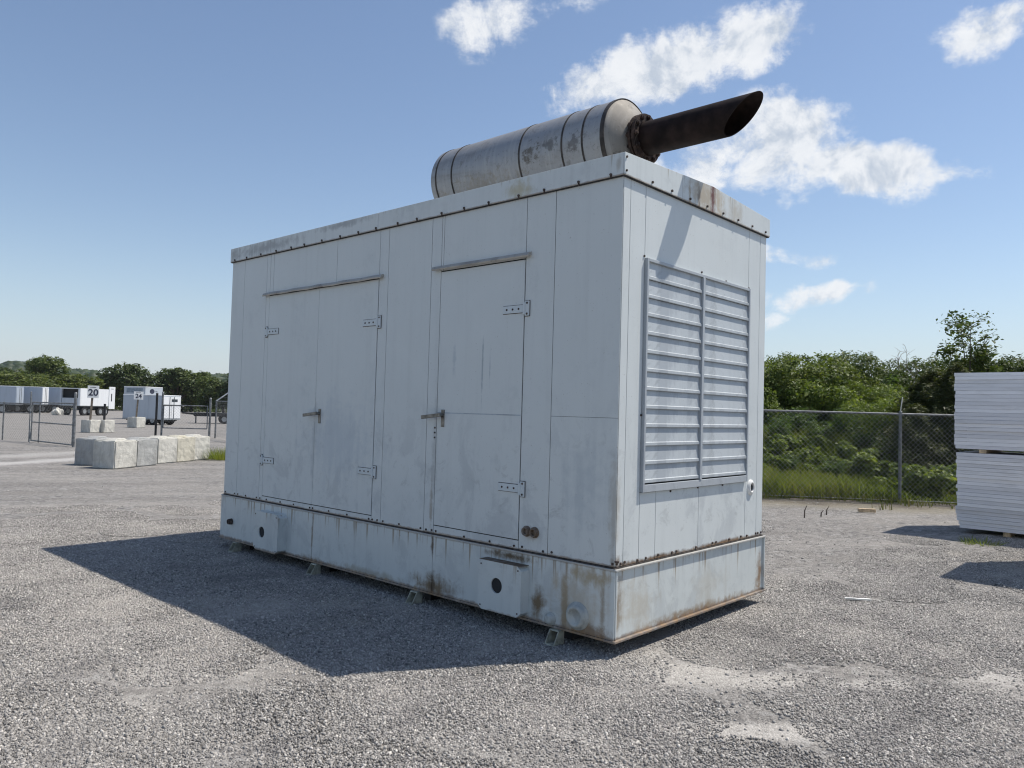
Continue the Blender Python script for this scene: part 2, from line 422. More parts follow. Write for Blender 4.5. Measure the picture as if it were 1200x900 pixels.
nx_, ny_ = Xg.shape
ii = (np.arange(nx_-1)[:, None]*ny_ + np.arange(ny_-1)[None]).ravel()
q4 = np.stack([ii, ii+ny_, ii+ny_+1, ii+1], -1).ravel()
go = link('gravel_yard', fast_mesh('gravel_yard', np.stack([Xg, Yg, Zg], -1).reshape(-1, 3), 4, q4, GRAVEL, True)); tag(go, kind='structure')

# loose crushed stone, real geometry near the camera
def stones():
    m, N, b, o = mat('loose_stone'); g = N.new('ShaderNodeNewGeometry'); ri = V(N, g.outputs['Random Per Island'])
    cr = N.new('ShaderNodeValToRGB'); N.put(cr.inputs[0], ri); e = cr.color_ramp.elements
    for p, c in ((.22, (.235, .224, .21)), (.55, (.325, .308, .286)), (.85, (.44, .417, .385))):
        k = e.new(p); k.color = (*c, 1)
    e[0].color = (.075, .071, .068, 1); e[-1].position = 1; e[-1].color = (.72, .68, .62, 1)
    pos = V(N, g.outputs['Position']); w1 = N.noise(pos, .55, 4, .6, .5); w2 = N.noise(N.scale(pos, (.8, 1.4, 1)), 1.9, 4, .65, .5)
    c1 = N.mix(N.noise(pos, 120, 3)*.4, cr.outputs[0], (.3, .285, .265))
    c1 = N.mix(N.step(w1*.5 + w2*.5, .50, .62)*.55, c1, (.45, .42, .38)); c1 = N.mix(N.step(w1*.5 + w2*.5, .47, .37)*.45, c1, (.17, .162, .158))
    N.put(b.inputs['Base Color'], c1); b.inputs['Roughness'].default_value = .88
    b.inputs['Specular IOR Level'].default_value = .3
    base = np.array([(x, y, z) for z in (-1, 1) for y in (-1, 1) for x in (-1, 1)], float)
    fc = np.array([(0, 2, 3, 1), (4, 5, 7, 6), (0, 1, 5, 4), (1, 3, 7, 5), (3, 2, 6, 7), (2, 0, 4, 6)])
    def pile(name, X, Y, Z, s):
        n = len(X); P = base[None]*rng.uniform(.4, 1.05, (n, 8, 3))
        P *= np.stack([rng.uniform(.8, 1.45, n), rng.uniform(.7, 1.1, n), rng.uniform(.5, .9, n)], -1)[:, None, :]
        qn = rng.normal(size=(n, 4)); qn[:, 1:3] *= .6; qn /= np.linalg.norm(qn, axis=1)[:, None]
        w, x, y, z = qn.T
        Rm = np.stack([1-2*(y*y+z*z), 2*(x*y-z*w), 2*(x*z+y*w), 2*(x*y+z*w), 1-2*(x*x+z*z), 2*(y*z-x*w), 2*(x*z-y*w), 2*(y*z+x*w), 1-2*(x*x+y*y)], -1).reshape(n, 3, 3)
        P = np.einsum('nij,nkj->nki', Rm, P)*s[:, None, None] + np.stack([X, Y, Z + s*.15], -1)[:, None, :]
        return fast_mesh(name, P.reshape(-1, 3), 4, (fc[None] + (np.arange(n)*8)[:, None, None]).ravel(), m)
    # single larger stones
    n = 13000; az = np.radians(rng.uniform(2, 83, n)); r = 2.9 + 15*rng.beta(1.0, 2.0, n); X = r*np.cos(az); Y = r*np.sin(az)
    sz = np.clip(np.exp(rng.normal(math.log(.0062), .35, n)), .004, .018)
    o2 = link('loose_gravel', pile('loose_gravel', X, Y, ground_z(X, Y), sz))
    tag(o2, 'loose grey crushed stone strewn over the gravel yard', 'gravel', kind='stuff')
    # patches of fine stone, laid with overlaps
    tiles = []
    for k in range(3):
        n = 3900; a_ = rng.uniform(0, 6.283, n); q = .42*np.sqrt(rng.random(n))
        tiles.append(pile('gravel_patch', q*np.cos(a_), q*np.sin(a_), 0*q, np.clip(np.exp(rng.normal(math.log(.0041), .42, n)), .0020, .0095)))
    pts = []
    for gx in np.arange(.2, 13.5, .40):
        for gy in np.arange(.2, 14.5, .40):
            x_, y_ = gx + rng.uniform(-.15, .15), gy + rng.uniform(-.15, .15); d_ = math.hypot(x_, y_); an = math.degrees(math.atan2(y_, x_))
            if not (2.7 < d_ < 13.5 and 1 < an < 84): continue
            if rng.random() < (d_-8)/6: continue
            if GX+.1 < x_ < GX+2.2 and GY+.2 < y_ < GY+5.2: continue
            if any(((x_-px)/(rx+.18))**2 + ((y_-py)/(max(rx*.6, ry)+.18))**2 < 1 and rng.random() < k*.5 for (px, py, rx, ry, an_, k) in PALE): continue
            if fbm(np.array([x_*1.3]), np.array([y_*1.3]), 77, 2)[0] > .55: continue
            pts.append((x_, y_, float(ground_z(np.array(x_), np.array(y_)))))
    for k in range(3):
        P = np.array(pts[k::3]); pm = bpy.data.meshes.new('fine_gravel'); pm.from_pydata(P.tolist(), [], [])
        ob = link('fine_gravel', pm); tag(ob, 'fine crushed stone packed over the near yard', 'gravel', kind='stuff')
        src = bpy.data.objects.new('gravel_patch', tiles[k])
        ng = bpy.data.node_groups.new('lay_gravel', 'GeometryNodeTree'); ng.interface.new_socket('Geometry', in_out='INPUT', socket_type='NodeSocketGeometry'); ng.interface.new_socket('Geometry', in_out='OUTPUT', socket_type='NodeSocketGeometry')
        nn = ng.nodes; gi = nn.new('NodeGroupInput'); g_o = nn.new('NodeGroupOutput'); ip = nn.new('GeometryNodeInstanceOnPoints'); oi = nn.new('GeometryNodeObjectInfo'); rv = nn.new('FunctionNodeRandomValue')
        rv.data_type = 'FLOAT_VECTOR'; rv.inputs[0].default_value = (0, 0, 0); rv.inputs[1].default_value = (0, 0, 6.283); rv.inputs['Seed'].default_value = k
        oi.inputs['Object'].default_value = src; oi.inputs['As Instance'].default_value = True
        L_ = ng.links; L_.new(gi.outputs[0], ip.inputs['Points']); L_.new(oi.outputs['Geometry'], ip.inputs['Instance']); L_.new(rv.outputs[0], ip.inputs['Rotation']); L_.new(ip.outputs[0], g_o.inputs[0])
        md = ob.modifiers.new('lay_gravel', 'NODES'); md.node_group = ng
stones()

# ------------------------------------------------------------------ generator
gen = empty('generator', (GX, GY, 0), 0, 'huge pale grey generator enclosure with louvered end, steel doors and a silencer on its roof', 'generator')
LX, LY = 2.2717, 5.3636
RU = (.13, .07, .035); BR = (.19, .14, .085); TAN = (.42, .36, .26)
WALLP = painted('enclosure_paint', blobs=[
        ((.02, 1.30, 1.95), (.1, .014, .42), (.30, .34, .37), .8), ((.02, 1.22, 1.9), (.1, .012, .30), (.34, .38, .42), .7), ((.02, 1.62, 2.0), (.1, .03, .2), (.36, .41, .45), .5),
        ((.02, 1.83, 1.2), (.1, .05, .75), (.36, .38, .38), .6), ((.02, 3.58, 1.3), (.1, .06, .8), (.36, .38, .38), .55), ((.02, 1.85, .8), (.1, .03, .3), (.27, .22, .16), .6),
        ((.02, .04, 1.0), (.1, .06, .5), (.33, .29, .22), .5), ((.02, .75, .72), (.1, .09, .07), (.25, .18, .12), .7), ((0, .3, 1.1), (.1, .3, .5), (.40, .45, .48), .5),
        ((.02, 3.2, 1.3), (.1, .9, .6), (.42, .48, .53), .5), ((.5, .02, .598), (.75, .06, .032), (.13, .085, .05), 1.0), ((1.5, .02, .598), (.75, .06, .030), (.16, .10, .055), 1.0), ((.05, .02, .62), (.06, .06, .08), (.18, .12, .07), .9)],
    rust_top=(.59, .032, .75))
DOORP = WALLP
BASEP = painted('base_paint', base=(.59, .625, .61), grime=.5, smudge=.4, blobs=[
        ((0, 1.75, .17), (.12, .42, .15), BR, 1.0), ((0, 1.78, .16), (.12, .05, .2), (.09, .06, .035), .9), ((0, 1.80, .50), (.12, .035, .14), (.12, .085, .055), .9),
        ((0, .95, .535), (.2, .36, .05), (.10, .075, .045), 1.0), ((0, .30, .28), (.1, .34, .40), TAN, .6), ((0, .10, .3), (.1, .03, .42), (.26, .21, .15), .7),
        ((0, .66, .24), (.1, .10, .18), BR, 1.0), ((0, .2, .14), (.1, .35, .08), (.22, .15, .09), .9), ((0, .2, .5), (.1, .25, .10), (.36, .29, .18), .8), ((0, .42, .25), (.1, .05, .35), (.30, .23, .14), .8), ((0, .5, .42), (.1, .05, .2), TAN, .7), ((0, 3.529, .35), (.1, .03, .4), (.25, .2, .14), .8), ((0, 3.5, .12), (.1, .4, .06), BR, .6),
        ((0, 2.6, .14), (.1, .8, .06), (.30, .27, .2), .6),
        ((.06, 0, .35), (.06, .1, .45), (.20, .145, .09), .8), ((2.19, 0, .25), (.10, .1, .28), (.24, .15, .08), .95), ((1.1, 0, .135), (1.3, .1, .06), (.24, .17, .10), .9),
        ((.3, 0, .3), (.35, .1, .3), TAN, .5), ((1.3, 0, .28), (.5, .1, .25), TAN, .3)],
    drips=[(.566, .30, (.24, .17, .10), .75), (.566, .46, (.36, .33, .27), .5)], rust_top=(.575, .035, .4), rust_bot=(.11, .06, .8))
CAPP = painted('roof_trim_paint', base=(.61, .645, .635), grime=.7, smudge=.9, blobs=[
        ((1.10, 0, 3.30), (.40, .2, .30), (.40, .34, .25), .9), ((1.22, 0, 3.29), (.065, .4, .5), (.13, .04, .025), 1.0), ((1.0, 0, 3.25), (.04, .2, .2), (.2, .16, .12), .8),
        ((1.32, 0, 3.3), (.10, .2, .25), (.47, .40, .29), .9), ((1.6, 0, 3.28), (.2, .2, .2), (.46, .43, .36), .8), ((.86, 0, 3.26), (.03, .2, .15), (.3, .24, .16), .7),
        ((0, .95, 3.26), (.2, .22, .12), (.46, .42, .28), .8), ((0, 4.6, 3.28), (.2, .9, .11), (.30, .31, .31), .8), ((0, 3.2, 3.33), (.2, .6, .06), (.3, .31, .31), .7), ((0, 5.25, 3.28), (.2, .2, .14), (.25, .25, .24), .6),
        ((0, .05, 3.28), (.02, .03, .10), (.3, .26, .2), .5)],
    rust_top=(3.205, .022, .6), drips=[(3.41, .2, (.30, .27, .21), .55)])
LFRAME = painted('louver_frame_paint', base=(.40, .43, .45), grime=.5, smudge=.6)
LOUV = painted('louver_paint', base=(.47, .505, .52), grime=.6, smudge=.7, rough=.42)
SILV = metal_stained('silencer_steel', (.33, .335, .34), .42, stains=[
        ((.8, 1.3, 3.9), (.2, .15, .14), (.07, .065, .06), .6), ((.78, 1.05, 3.87), (.2, .12, .16), (.08, .07, .065), .6), ((.8, 1.52, 3.86), (.2, .16, .18), (.10, .085, .065), .8),
        ((.9, .70, 3.75), (.3, .1, .16), (.05, .045, .04), .9), ((.8, 2.2, 3.68), (.3, .9, .2), (.28, .25, .20), .5)])
PIPE = simple('burnt_pipe', (.016, .0095, .008), .7, 0, .3, 7, .1, .15)
OLIVE = simple('foot_paint', (.30, .30, .24), .6, 0, .2, 20)
DRIP = metal_stained('drip_rail_steel', (.44, .42, .38), .45)
HINGE = painted('hinge_paint', base=(.58, .63, .64), smudge=.3)

MB().box(.028, LX-.028, .095, LY-.028, .56, 3.30).build('inner_core', DARK, gen)
WX = .022                                     # outer skin of the long wall
def lp(name, y0, y1, z0, z1, x=WX, th=.005, m=WALLP, g=.0022):
    return MB().box(x, x+th, y0+g, y1-g, z0+g, z1-g).build(name, m, gen, .0012, 1)
def ep(name, x0, x1, z0, z1, y=WX, th=.005, m=WALLP, g=.0022):
    return MB().box(x0+g, x1-g, y, y+th, z0+g, z1-g).build(name, m, gen, .0012, 1)
ZB, ZT = .588, 3.21
# long wall, from the near corner
lp('wall_panel', WX, .602, ZB, 1.5762); lp('wall_panel', WX, .602, 1.5738, ZT)
lp('wall_panel', .602, .880, ZB, ZT)
lp('wall_panel', .880, 1.788, 2.742, ZT); lp('wall_panel', 1.788, 1.815, 2.742, ZT); lp('wall_panel', .880, 1.815, ZB, .655)
lp('wall_panel', 1.815, 1.937, ZB, ZT); lp('wall_panel', 1.937, 2.512, ZB, ZT); lp('wall_panel', 2.512, 2.640, ZB, ZT)
lp('wall_panel', 2.640, 3.30, 2.765, ZT); lp('wall_panel', 3.30, 4.448, 2.765, ZT); lp('wall_panel', 4.448, 4.515, 2.765, ZT); lp('wall_panel', 2.640, 4.515, ZB, .640)
lp('wall_panel', 4.515, 4.585, ZB, ZT); lp('wall_panel', 4.585, 5.062, ZB, ZT); lp('wall_panel', 5.062, LY-WX, ZB, ZT)
# hidden long wall and far end
for (a, b_) in ((WX, 1.4), (1.4, 2.8), (2.8, 4.1), (4.1, LY-WX)): lp('wall_panel', a, b_, ZB, ZT, LX-WX-.005)
for (a, b_) in ((WX, 1.1), (1.1, LX-WX)): ep('wall_panel', a, b_, ZB, ZT, LY-WX-.005)
# louvered end wall
ep('wall_panel', WX+.006, .112, ZB, ZT); ep('wall_panel', .112, .300, ZB, ZT)
ep('wall_panel', .300, 1.911, 2.692, ZT); ep('wall_panel', 1.911, 2.128, ZB, ZT); ep('wall_panel', 2.128, LX-WX-.006, ZB, ZT)
ep('wall_panel', .300, .508, ZB, 1.065); ep('wall_panel', .508, 1.120, ZB, 1.065); ep('wall_panel', 1.120, 1.911, ZB, 1.065)
# doors
def hinge(door, yh, z, s):
    """strap hinge: s=+1 strap runs towards +y"""
    h = MB()
    h.box(WX-.012, WX-.001, min(yh, yh+s*.21), max(yh, yh+s*.21), z-.028, z+.028)
    h.box(WX-.013, WX-.001, min(yh-s*.052, yh-s*.012), max(yh-s*.052, yh-s*.012), z-.055, z+.055)
    h.tube([(WX-.012, yh-s*.006, z-.045), (WX-.012, yh-s*.006, z+.045)], .011, 8)
    o = h.build('hinge', HINGE, door)
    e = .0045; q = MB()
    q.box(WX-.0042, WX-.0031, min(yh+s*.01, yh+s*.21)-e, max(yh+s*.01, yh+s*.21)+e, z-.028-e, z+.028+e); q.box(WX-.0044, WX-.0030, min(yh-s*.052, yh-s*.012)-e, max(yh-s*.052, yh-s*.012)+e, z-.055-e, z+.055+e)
    q.build('hinge_shadow_outline', BOLT, o)  # dark under-plate, slightly oversize: paints the gap shadow around the hinge
    b_ = MB()
    for k in (.05, .11, .17): b_.tube([(WX-.015, yh+s*k, z), (WX-.010, yh+s*k, z)], .0085, 6)
    for dz in (-.04, .04): b_.tube([(WX-.016, yh-s*.034, z+dz), (WX-.010, yh-s*.034, z+dz)], .0085, 6)
    b_.build('hinge_bolts', BOLT, o)['kind'] = 'stuff'
    o.parent = door
def handle(door, yk, z, s):
    h = MB().box(WX-.010, WX-.001, yk-.018, yk+.018, z-.085, z+.055)
    h.tube([(WX-.002, yk, z+.01), (WX-.055, yk, z+.01)], .014, 10)
    h.bar((WX-.055, yk-s*.02, z+.012), (WX-.060, yk+s*.20, z-.012), .016, .030)
    h.build('door_handle', simple('handle_steel', (.20, .19, .17), .4, .7, .2, 20), door, .002, 1)
def door(y0, y1, z0, z1, label=None):
    d = MB().box(WX-.003, WX+.006, y0+.005, y1-.005, z0+.005, z1-.004).build('door', DOORP, gen, .002, 1)
    if label: d['label'] = label
    return d
d1 = door(2.640, 3.5815, .640, 2.760, 'right leaf of the double door'); d2 = door(3.5745, 4.515, .640, 2.760, 'left leaf of the double door'); d3 = door(.880, 1.815, .655, 2.738, 'single door with a seam across its middle')
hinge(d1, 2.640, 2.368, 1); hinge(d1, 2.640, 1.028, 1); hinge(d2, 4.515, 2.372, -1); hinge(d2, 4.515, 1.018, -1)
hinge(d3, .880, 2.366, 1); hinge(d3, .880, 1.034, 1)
handle(d1, 3.495, 1.52, 1); handle(d3, 1.735, 1.545, 1)
MB().box(WX-.0042, WX-.0032, .89, 1.805, 1.570, 1.578).build('door_seam', simple('seam_sealant', (.36, .41, .45), .6), d3)
# drip rails over the doors
for (a, b_, z) in ((2.575, 4.60, 2.776), (.826, 1.892, 2.768)):
    p = []; n = 14
    o = MB()
    for i in range(n):
        y0 = a + (b_-a)*i/n; y1 = a + (b_-a)*(i+1)/n; w0 = .003*math.sin(i*2.1)*(b_-a > 1.5); w1 = .003*math.sin((i+1)*2.1)*(b_-a > 1.5)
        prof = [(0, .020), (-.028, .012), (-.040, -.010), (-.036, -.022), (-.028, -.014), (0, -.006)]
        vs = [(WX+u, y0, z+v+w0) for u, v in prof] + [(WX+u, y1, z+v+w1) for u, v in prof]
        k = len(prof); o.add(vs, [(j, (j+1) % k, k+(j+1) % k, k+j) for j in range(k)] + [tuple(range(k)), tuple(range(2*k-1, k-1, -1))])
    o.build('drip_rail', DRIP, gen)
# cable connectors, pipe stub and end fitting
o = MB()
for yy in (.722, .796): o.lathe_y(0, 0, [(0, .03), (.012, .034), (.03, .034), (.03, .018), (.008, .016)], 14)
def disc_x(mb, x, y, z, prof, n=20):
    """turned about an axis along -x; prof of (outward, r)"""
    vs = []; fs = []
    for (d, r) in prof:
        for k in range(n):
            t = 2*math.pi*k/n; vs.append((x-d, y+r*math.cos(t), z+r*math.sin(t)))
    for i in range(len(prof)-1):
        for k in range(n):
            k2 = (k+1) % n; fs.append((i*n+k, i*n+k2, (i+1)*n+k2, (i+1)*n+k))
    mb.add(vs, fs, True); mb.add(vs[-n:], [tuple(range(n))]); return mb
for yy, ro in ((.722, 0), (.799, .4)):
    c = disc_x(MB(), WX, yy, .733, [(0, .040), (.008, .040), (.008, .030), (.030, .030), (.032, .026), (.020, .020), (.006, .019)])
    for k in range(6):
        t = 2*math.pi*k/6 + ro; c.tube([(WX-.004, yy+.031*math.cos(t), .733+.031*math.sin(t)), (WX-.016, yy+.031*math.cos(t), .733+.031*math.sin(t))], .008, 6)
    c.build('cable_connector', metal_stained('connector_rust', (.20, .15, .11), .6), gen)
c = MB()
n = 20; prof = [(0, .060), (.008, .058), (.012, .046), (.020, .043), (.020, .033), (.006, .032)]
vs = []; fs = []
for (d, r) in prof:
    for k in range(n):
        t = 2*math.pi*k/n; vs.append((2.008 + r*math.cos(t), WX-d, 1.012 + r*math.sin(t)*1.12))
for i in range(len(prof)-1):
    for k in range(n):
        k2 = (k+1) % n; fs.append((i*n+k, i*n+k2, (i+1)*n+k2, (i+1)*n+k))
c.add(vs, fs, True); c.add([(2.008 + .0325*math.cos(2*math.pi*k/n), WX-.003, 1.012 + .036*math.sin(2*math.pi*k/n)) for k in range(n)], [tuple(range(n))])
fo = c.build('pipe_fitting', simple('white_fitting', (.70, .70, .68), .5), gen)
MB().tube([(2.008, WX-.004, 1.012), (2.008, WX-.0085, 1.012)], .030, 20).build('fitting_bore', DARK, fo)
# --- louver
lo = MB()
x0, x1, z0, z1 = .300, 1.905, 1.068, 2.694; fwid = .022
lo.box(x0, x0+fwid, -.004, .030, z0, z1); lo.box(x1-fwid, x1, -.004, .030, z0, z1)
lo.box(x0+fwid, x1-fwid, -.003, .030, z1-fwid, z1); lo.box(x0+fwid, x1-fwid, -.003, .030, z0, z0+.052)
louv = lo.build('louver', LFRAME, gen, .002, 1)
MB().box(1.084, 1.116, -.008, .030, z0+.053, z1-fwid-.001).build('mullion', LFRAME, louv, .002, 1)
MB().box(x0+.004, x1-.004, .075, .080, z0+.004, z1-.004).build('louver_backing', DARK, louv)
zs0, zs1 = z0+.056, z1-fwid-.003; npit = 12; pit = (zs1-zs0)/npit
prof = [(.0165, pit*1.05), (.007, .034), (.0005, .029), (.0005, .010), (.007, .006), (.007, .009), (.0027, .012), (.0027, .0275), (.0092, .0315), (.0195, pit*1.05)]
smesh = {}
for side, (a, b_) in enumerate(((x0+fwid+.001, 1.0825), (1.1175, x1-fwid-.001))):
    for i in range(npit):
        zz = zs0 + i*pit
        if side not in smesh: smesh[side] = MB().prism([(u, v) for u, v in prof], 'x', a, b_).mesh('slat', LOUV)
        o = link('slat', smesh[side], louv); o.location = (0, 0, zz)
        o.rotation_euler = (0, 0, 0)
# --- base
bx = .004
def bp(y0, y1): MB().box(bx, bx+.008, y0+.002, y1-.002, .116, .566).build('base_panel', BASEP, gen, .002, 1)
bp(.006, 1.795); bp(1.795, 3.529); bp(3.529, LY-.006)
MB().box(LX-bx-.008, LX-bx, .006, LY-.006, .116, .566).build('base_panel', BASEP, gen)
MB().box(.014, LX-.014, LY-.012, LY-.004, .116, .566).build('base_panel', BASEP, gen)
MB().box(.030, LX-.020, .016, .022, .118, .565).build('base_panel', BASEP, gen)
MB().box(.014, .030, .002, .020, .117, .565).build('base_corner', BASEP, gen, .006, 3)
MB().box(LX-.020, LX-.006, -.002, .020, .117, .565).build('base_corner', BASEP, gen, .002, 1)
MB().box(-.004, LX+.004, -.008, LY+.004, .100, .1155).build('base_lip', BASEP, gen, .002, 1)
MB().box(.000, LX+.003, -.006, LY+.002, .567, .5795).build('base_top_rail', BASEP, gen, .002, 1)
MB().box(.026, LX-.026, .040, LY-.026, .1160, .566).build('base_core', DARK, gen)
MB().box(.012, LX-.012, .014, LY-.014, .5800, .5875).build('joint_strip', simple('old_sealant', (.05, .042, .036), .8, 0, .3, 15), gen)
PLUGM = painted('plug_paint', base=(.46, .48, .45), grime=.8, smudge=.8)
def lift_box(yn, yf, z0, z1, d, hy, hz):
    o = MB(); n = 32
    sq = []; ci = []
    for k in range(n):
        t = 2*math.pi*(k+.5)/n; c_, s_ = math.cos(t), math.sin(t); mm = max(abs(c_), abs(s_))
        sq.append((c_/mm, s_/mm)); ci.append((c_, s_))
    yc, zc_ = (yn+yf)/2, (z0+z1)/2; hw, hh = (yf-yn)/2, (z1-z0)/2; r = .056
    outer = [(yc+u*hw, zc_+v*hh) for u, v in sq]; inner = [(hy+u*r, hz+v*r) for u, v in ci]
    vs = [(-d, y, z) for y, z in outer] + [(-d, y, z) for y, z in inner] + [(-d+.014, y, z) for y, z in inner] + [(bx-.0005, y, z) for y, z in outer]
    fs = []
    for k in range(n):
        k2 = (k+1) % n
        fs += [(k, k2, n+k2, n+k), (n+k, n+k2, 2*n+k2, 2*n+k), (k, 3*n+k, 3*n+k2, k2)]
    o.add(vs, fs); b_ = o.build('cable_box', BASEP, gen)
    MB().add([(-d+.012, hy+u*r*1.05, hz+v*r*1.05) for u, v in ci], [tuple(range(n))]).build('box_opening', DARK, b_)
    # back seam frame and little screws
    s_ = MB()
    for (yy, zz) in ((yn+.03, z1-.03), (yf-.03, z1-.03), (yn+.03, z0+.03), (yf-.03, z0+.03)): s_.tube([(-d-.004, yy, zz), (-d+.001, yy, zz)], .006, 6)
    s_.build('box_screws', BOLT, b_)['kind'] = 'stuff'
    return b_
lift_box(.75, 1.180, .128, .492, .085, .990, .322); lift_box(3.978, 4.44, .112, .505, .10, 4.285, .300)
MB().box(-.083, .0035, .755, 1.172, .4925, .4955).build('dirt_ledge', metal_stained('rusty_ledge', (.15, .11, .075), .8), gen)
disc_x(MB(), bx, .305, .222, [(0, .096), (.010, .094), (.012, .080), (.030, .077), (.042, .068), (.043, .052), (.037, .050), (.037, .001)], 28).build('access_plug', PLUGM, gen)
disc_x(MB(), bx, .540, .158, [(0, .046), (.012, .044), (.013, .034), (.034, .032), (.040, .022), (.040, .001)], 20).build('drain_plug', PLUGM, gen)
disc_x(MB(), bx, 5.10, .305, [(0, .034), (.020, .032), (.045, .028), (.046, .014), (.01, .012)], 16).build('pipe_stub', BOLT, gen)
# feet: mitred channel ends sticking out below the base
for yy in (.480, 1.972, 3.441, 4.952):
    f = MB(); w, t = .042, .007; xt, xb = -.030, -.085
    def slab(ya, yb, za, zb):
        def xe(z): return xb + (xt-xb)*(z/.094)
        f.add([(xe(za), ya, za), (xe(za), yb, za), (xe(zb), yb, zb), (xe(zb), ya, zb), (.03, ya, za), (.03, yb, za), (.03, yb, zb), (.03, ya, zb)],
              [(0, 1, 2, 3), (4, 7, 6, 5), (0, 4, 5, 1), (1, 5, 6, 2), (2, 6, 7, 3), (3, 7, 4, 0)])
    slab(yy-w, yy-w+t, .002, .0985); slab(yy+w-t, yy+w, .002, .0985); slab(yy-w+t, yy+w-t, .002, .009); slab(yy-w+t, yy+w-t, .0905, .0985)
    f.build('skid_foot', OLIVE, gen)
    MB().box(.13, 2.2, yy-w+.004, yy+w-.004, .004, .0985).build('skid_beam', BLACK, gen)
# --- roof and trim
ZC, ZE, CR = 3.2045, 3.357, .052
ridge = LX*.54
def end_trim(y0, y1, cuts):
    for a, b_ in cuts:
        def zt(x): return ZE + CR*(1-abs(x-ridge)/(ridge if x < ridge else LX-ridge))
        pts = [(a, ZC)] + [(b_, ZC), (b_, zt(b_))]
        if a < ridge < b_: pts.append((ridge, zt(ridge)))
        pts.append((a, zt(a)))
        MB().prism(pts, 'y', y0, y1).build('roof_trim', CAPP, gen, .0015, 1)
end_trim(0, .010, ((.002, .752), (.7545, 1.012), (1.0145, 1.543), (1.5455, LX-.002)))
end_trim(LY-.010, LY, ((.002, LX-.002),))
for a, b_ in ((.011, 2.655), (2.6575, LY-.011)):
    MB().box(0, .010, a, b_, ZC, ZE).build('roof_trim', CAPP, gen, .0015, 1)
    MB().box(LX-.010, LX, a, b_, ZC, ZE).build('roof_trim', CAPP, gen, .0015, 1)
rf = MB()
rf.prism([(.011, ZC+.03), (LX-.011, ZC+.03), (LX-.011, ZE-.004), (ridge, ZE+CR-.004), (.011, ZE-.004)], 'y', .0105, LY-.0105)
rf.build('roof', CAPP, gen)
MB().box(.006, LX-.006, .006, LY-.006, ZC-.006, ZC-.0005).build('gasket', simple('black_gasket', (.035, .035, .036), .8, 0, .3, 12), gen)
bt = MB()
for i in range(19):
    y = .12 + i*.285 + rnd.uniform(-.03, .03)
    if y > LY-.1: continue
    bt.tube([(-.010, y, ZC+.016), (.001, y, ZC+.016)], .0095, 6); bt.box(-.004, .0, y-.006, y+.006, ZC-.012, ZC+.012)
for i in range(8):
    x = .34 + i*.262
    bt.tube([(x, -.010, ZC+.026), (x, .001, ZC+.026)], .0095, 6)
for yv in (.04, .56, .64, .84, .92, 1.17, 1.45, 1.78, 1.83, 1.90, 1.97, 2.25, 2.47, 2.55, 2.62, 2.67, 3.0, 3.29, 3.56, 3.61, 3.9, 4.15, 4.42, 4.55, 4.62, 4.85, 5.02, 5.09, 5.3):
    bt.tube([(WX-.007, yv, .612+rnd.uniform(-.006, .006)), (WX+.001, yv, .612)], .0085, 6)
for xv in (.04, .085, .13, .285, .39, .55, .74, .80, 1.09, 1.35, 1.41, 1.63, 1.84, 1.95, 2.12, 2.16, 2.22):
    bt.tube([(xv, WX-.008, .608+rnd.uniform(-.008, .008)), (xv, WX+.001, .612)], .0095, 6)
for xv, zv in ((.29, 2.705), (1.10, 2.715), (1.50, 2.702), (1.91, 2.702), (.70, 1.055), (1.10, 1.06), (1.5, 1.058), (1.915, 1.9), (1.915, 1.5), (.29, 1.6)):
    bt.tube([(xv, WX-.008, zv), (xv, WX+.001, zv)], .008, 6)
for zv in (1.37, 1.41, 1.45): bt.tube([(WX-.006, 1.83, zv), (WX+.001, 1.83, zv)], .008, 6)
for zv in (.63, ZC+.03, ZE-.03): bt.tube([(.02, -.008, zv), (.02, .02, zv)], .008, 6)
bt.build('bolts', BOLT, gen)['kind'] = 'stuff'
# --- silencer, flange and tail pipe
SX, SZ, SR = 1.134, 3.888, .366
prof = [(.640, .165), (.655, .20), (.700, .305), (.735, .350), (.750, SR)]
silb = MB().lathe_y(SX, SZ, [(.752, SR), (2.830, SR)], 64)
sil = silb.build('silencer', SILV, gen)
MB().lathe_y(SX, SZ, prof, 64).build('silencer_cone', metal_stained('cone_steel', (.235, .22, .195), .58, stains=[((1.0, .72, 3.7), (.25, .12, .2), (.05, .045, .04), .9)]), sil)
MB().lathe_y(SX, SZ, [(2.831, SR), (2.85, SR-.01), (2.90, .26), (2.92, .1)], 64).build('silencer_cone', SILV, sil)
for yb, w in ((.760, .020), (.963, .008), (1.18, .008), (1.665, .008), (2.543, .008), (2.768, .008)):
    MB().lathe_y(SX, SZ, [(yb-w, SR-.002), (yb-w, SR+.004), (yb+w, SR+.004), (yb+w, SR-.002)], 64, False, False).build('band', simple('band_steel', (.05, .042, .036), .6, .4, .25, 14), sil)
for yb in (1.15, 2.40):
    s_ = MB(); s_.box(SX-.30, SX+.30, yb-.03, yb+.03, 3.402, 3.470)
    s_.prism([(SX-.28, 3.471), (SX+.28, 3.471), (SX+.25, 3.68), (SX-.25, 3.68)], 'y', yb-.006, yb+.006)
    s_.build('saddle', GALV, gen)
fl = MB().lathe_y(SX, SZ, [(.600, .150), (.600, .205), (.622, .205), (.622, .150)], 40, False, False)
fl.lathe_y(SX, SZ, [(.560, .140), (.560, .205), (.586, .205), (.586, .150)], 40, False, False)
flo = fl.build('flange', RUSTPIPE, gen)
fb = MB()
for k in range(12):
    t = 2*math.pi*k/12; x, z = SX+.178*math.cos(t), SZ+.178*math.sin(t)
    fb.tube([(x, .535, z), (x, .650, z)], .013, 6); fb.tube([(x, .545, z), (x, .559, z)], .022, 6); fb.tube([(x, .623, z), (x, .640, z)], .022, 6)
fb.build('flange_bolts', RUSTPIPE, flo)['kind'] = 'stuff'
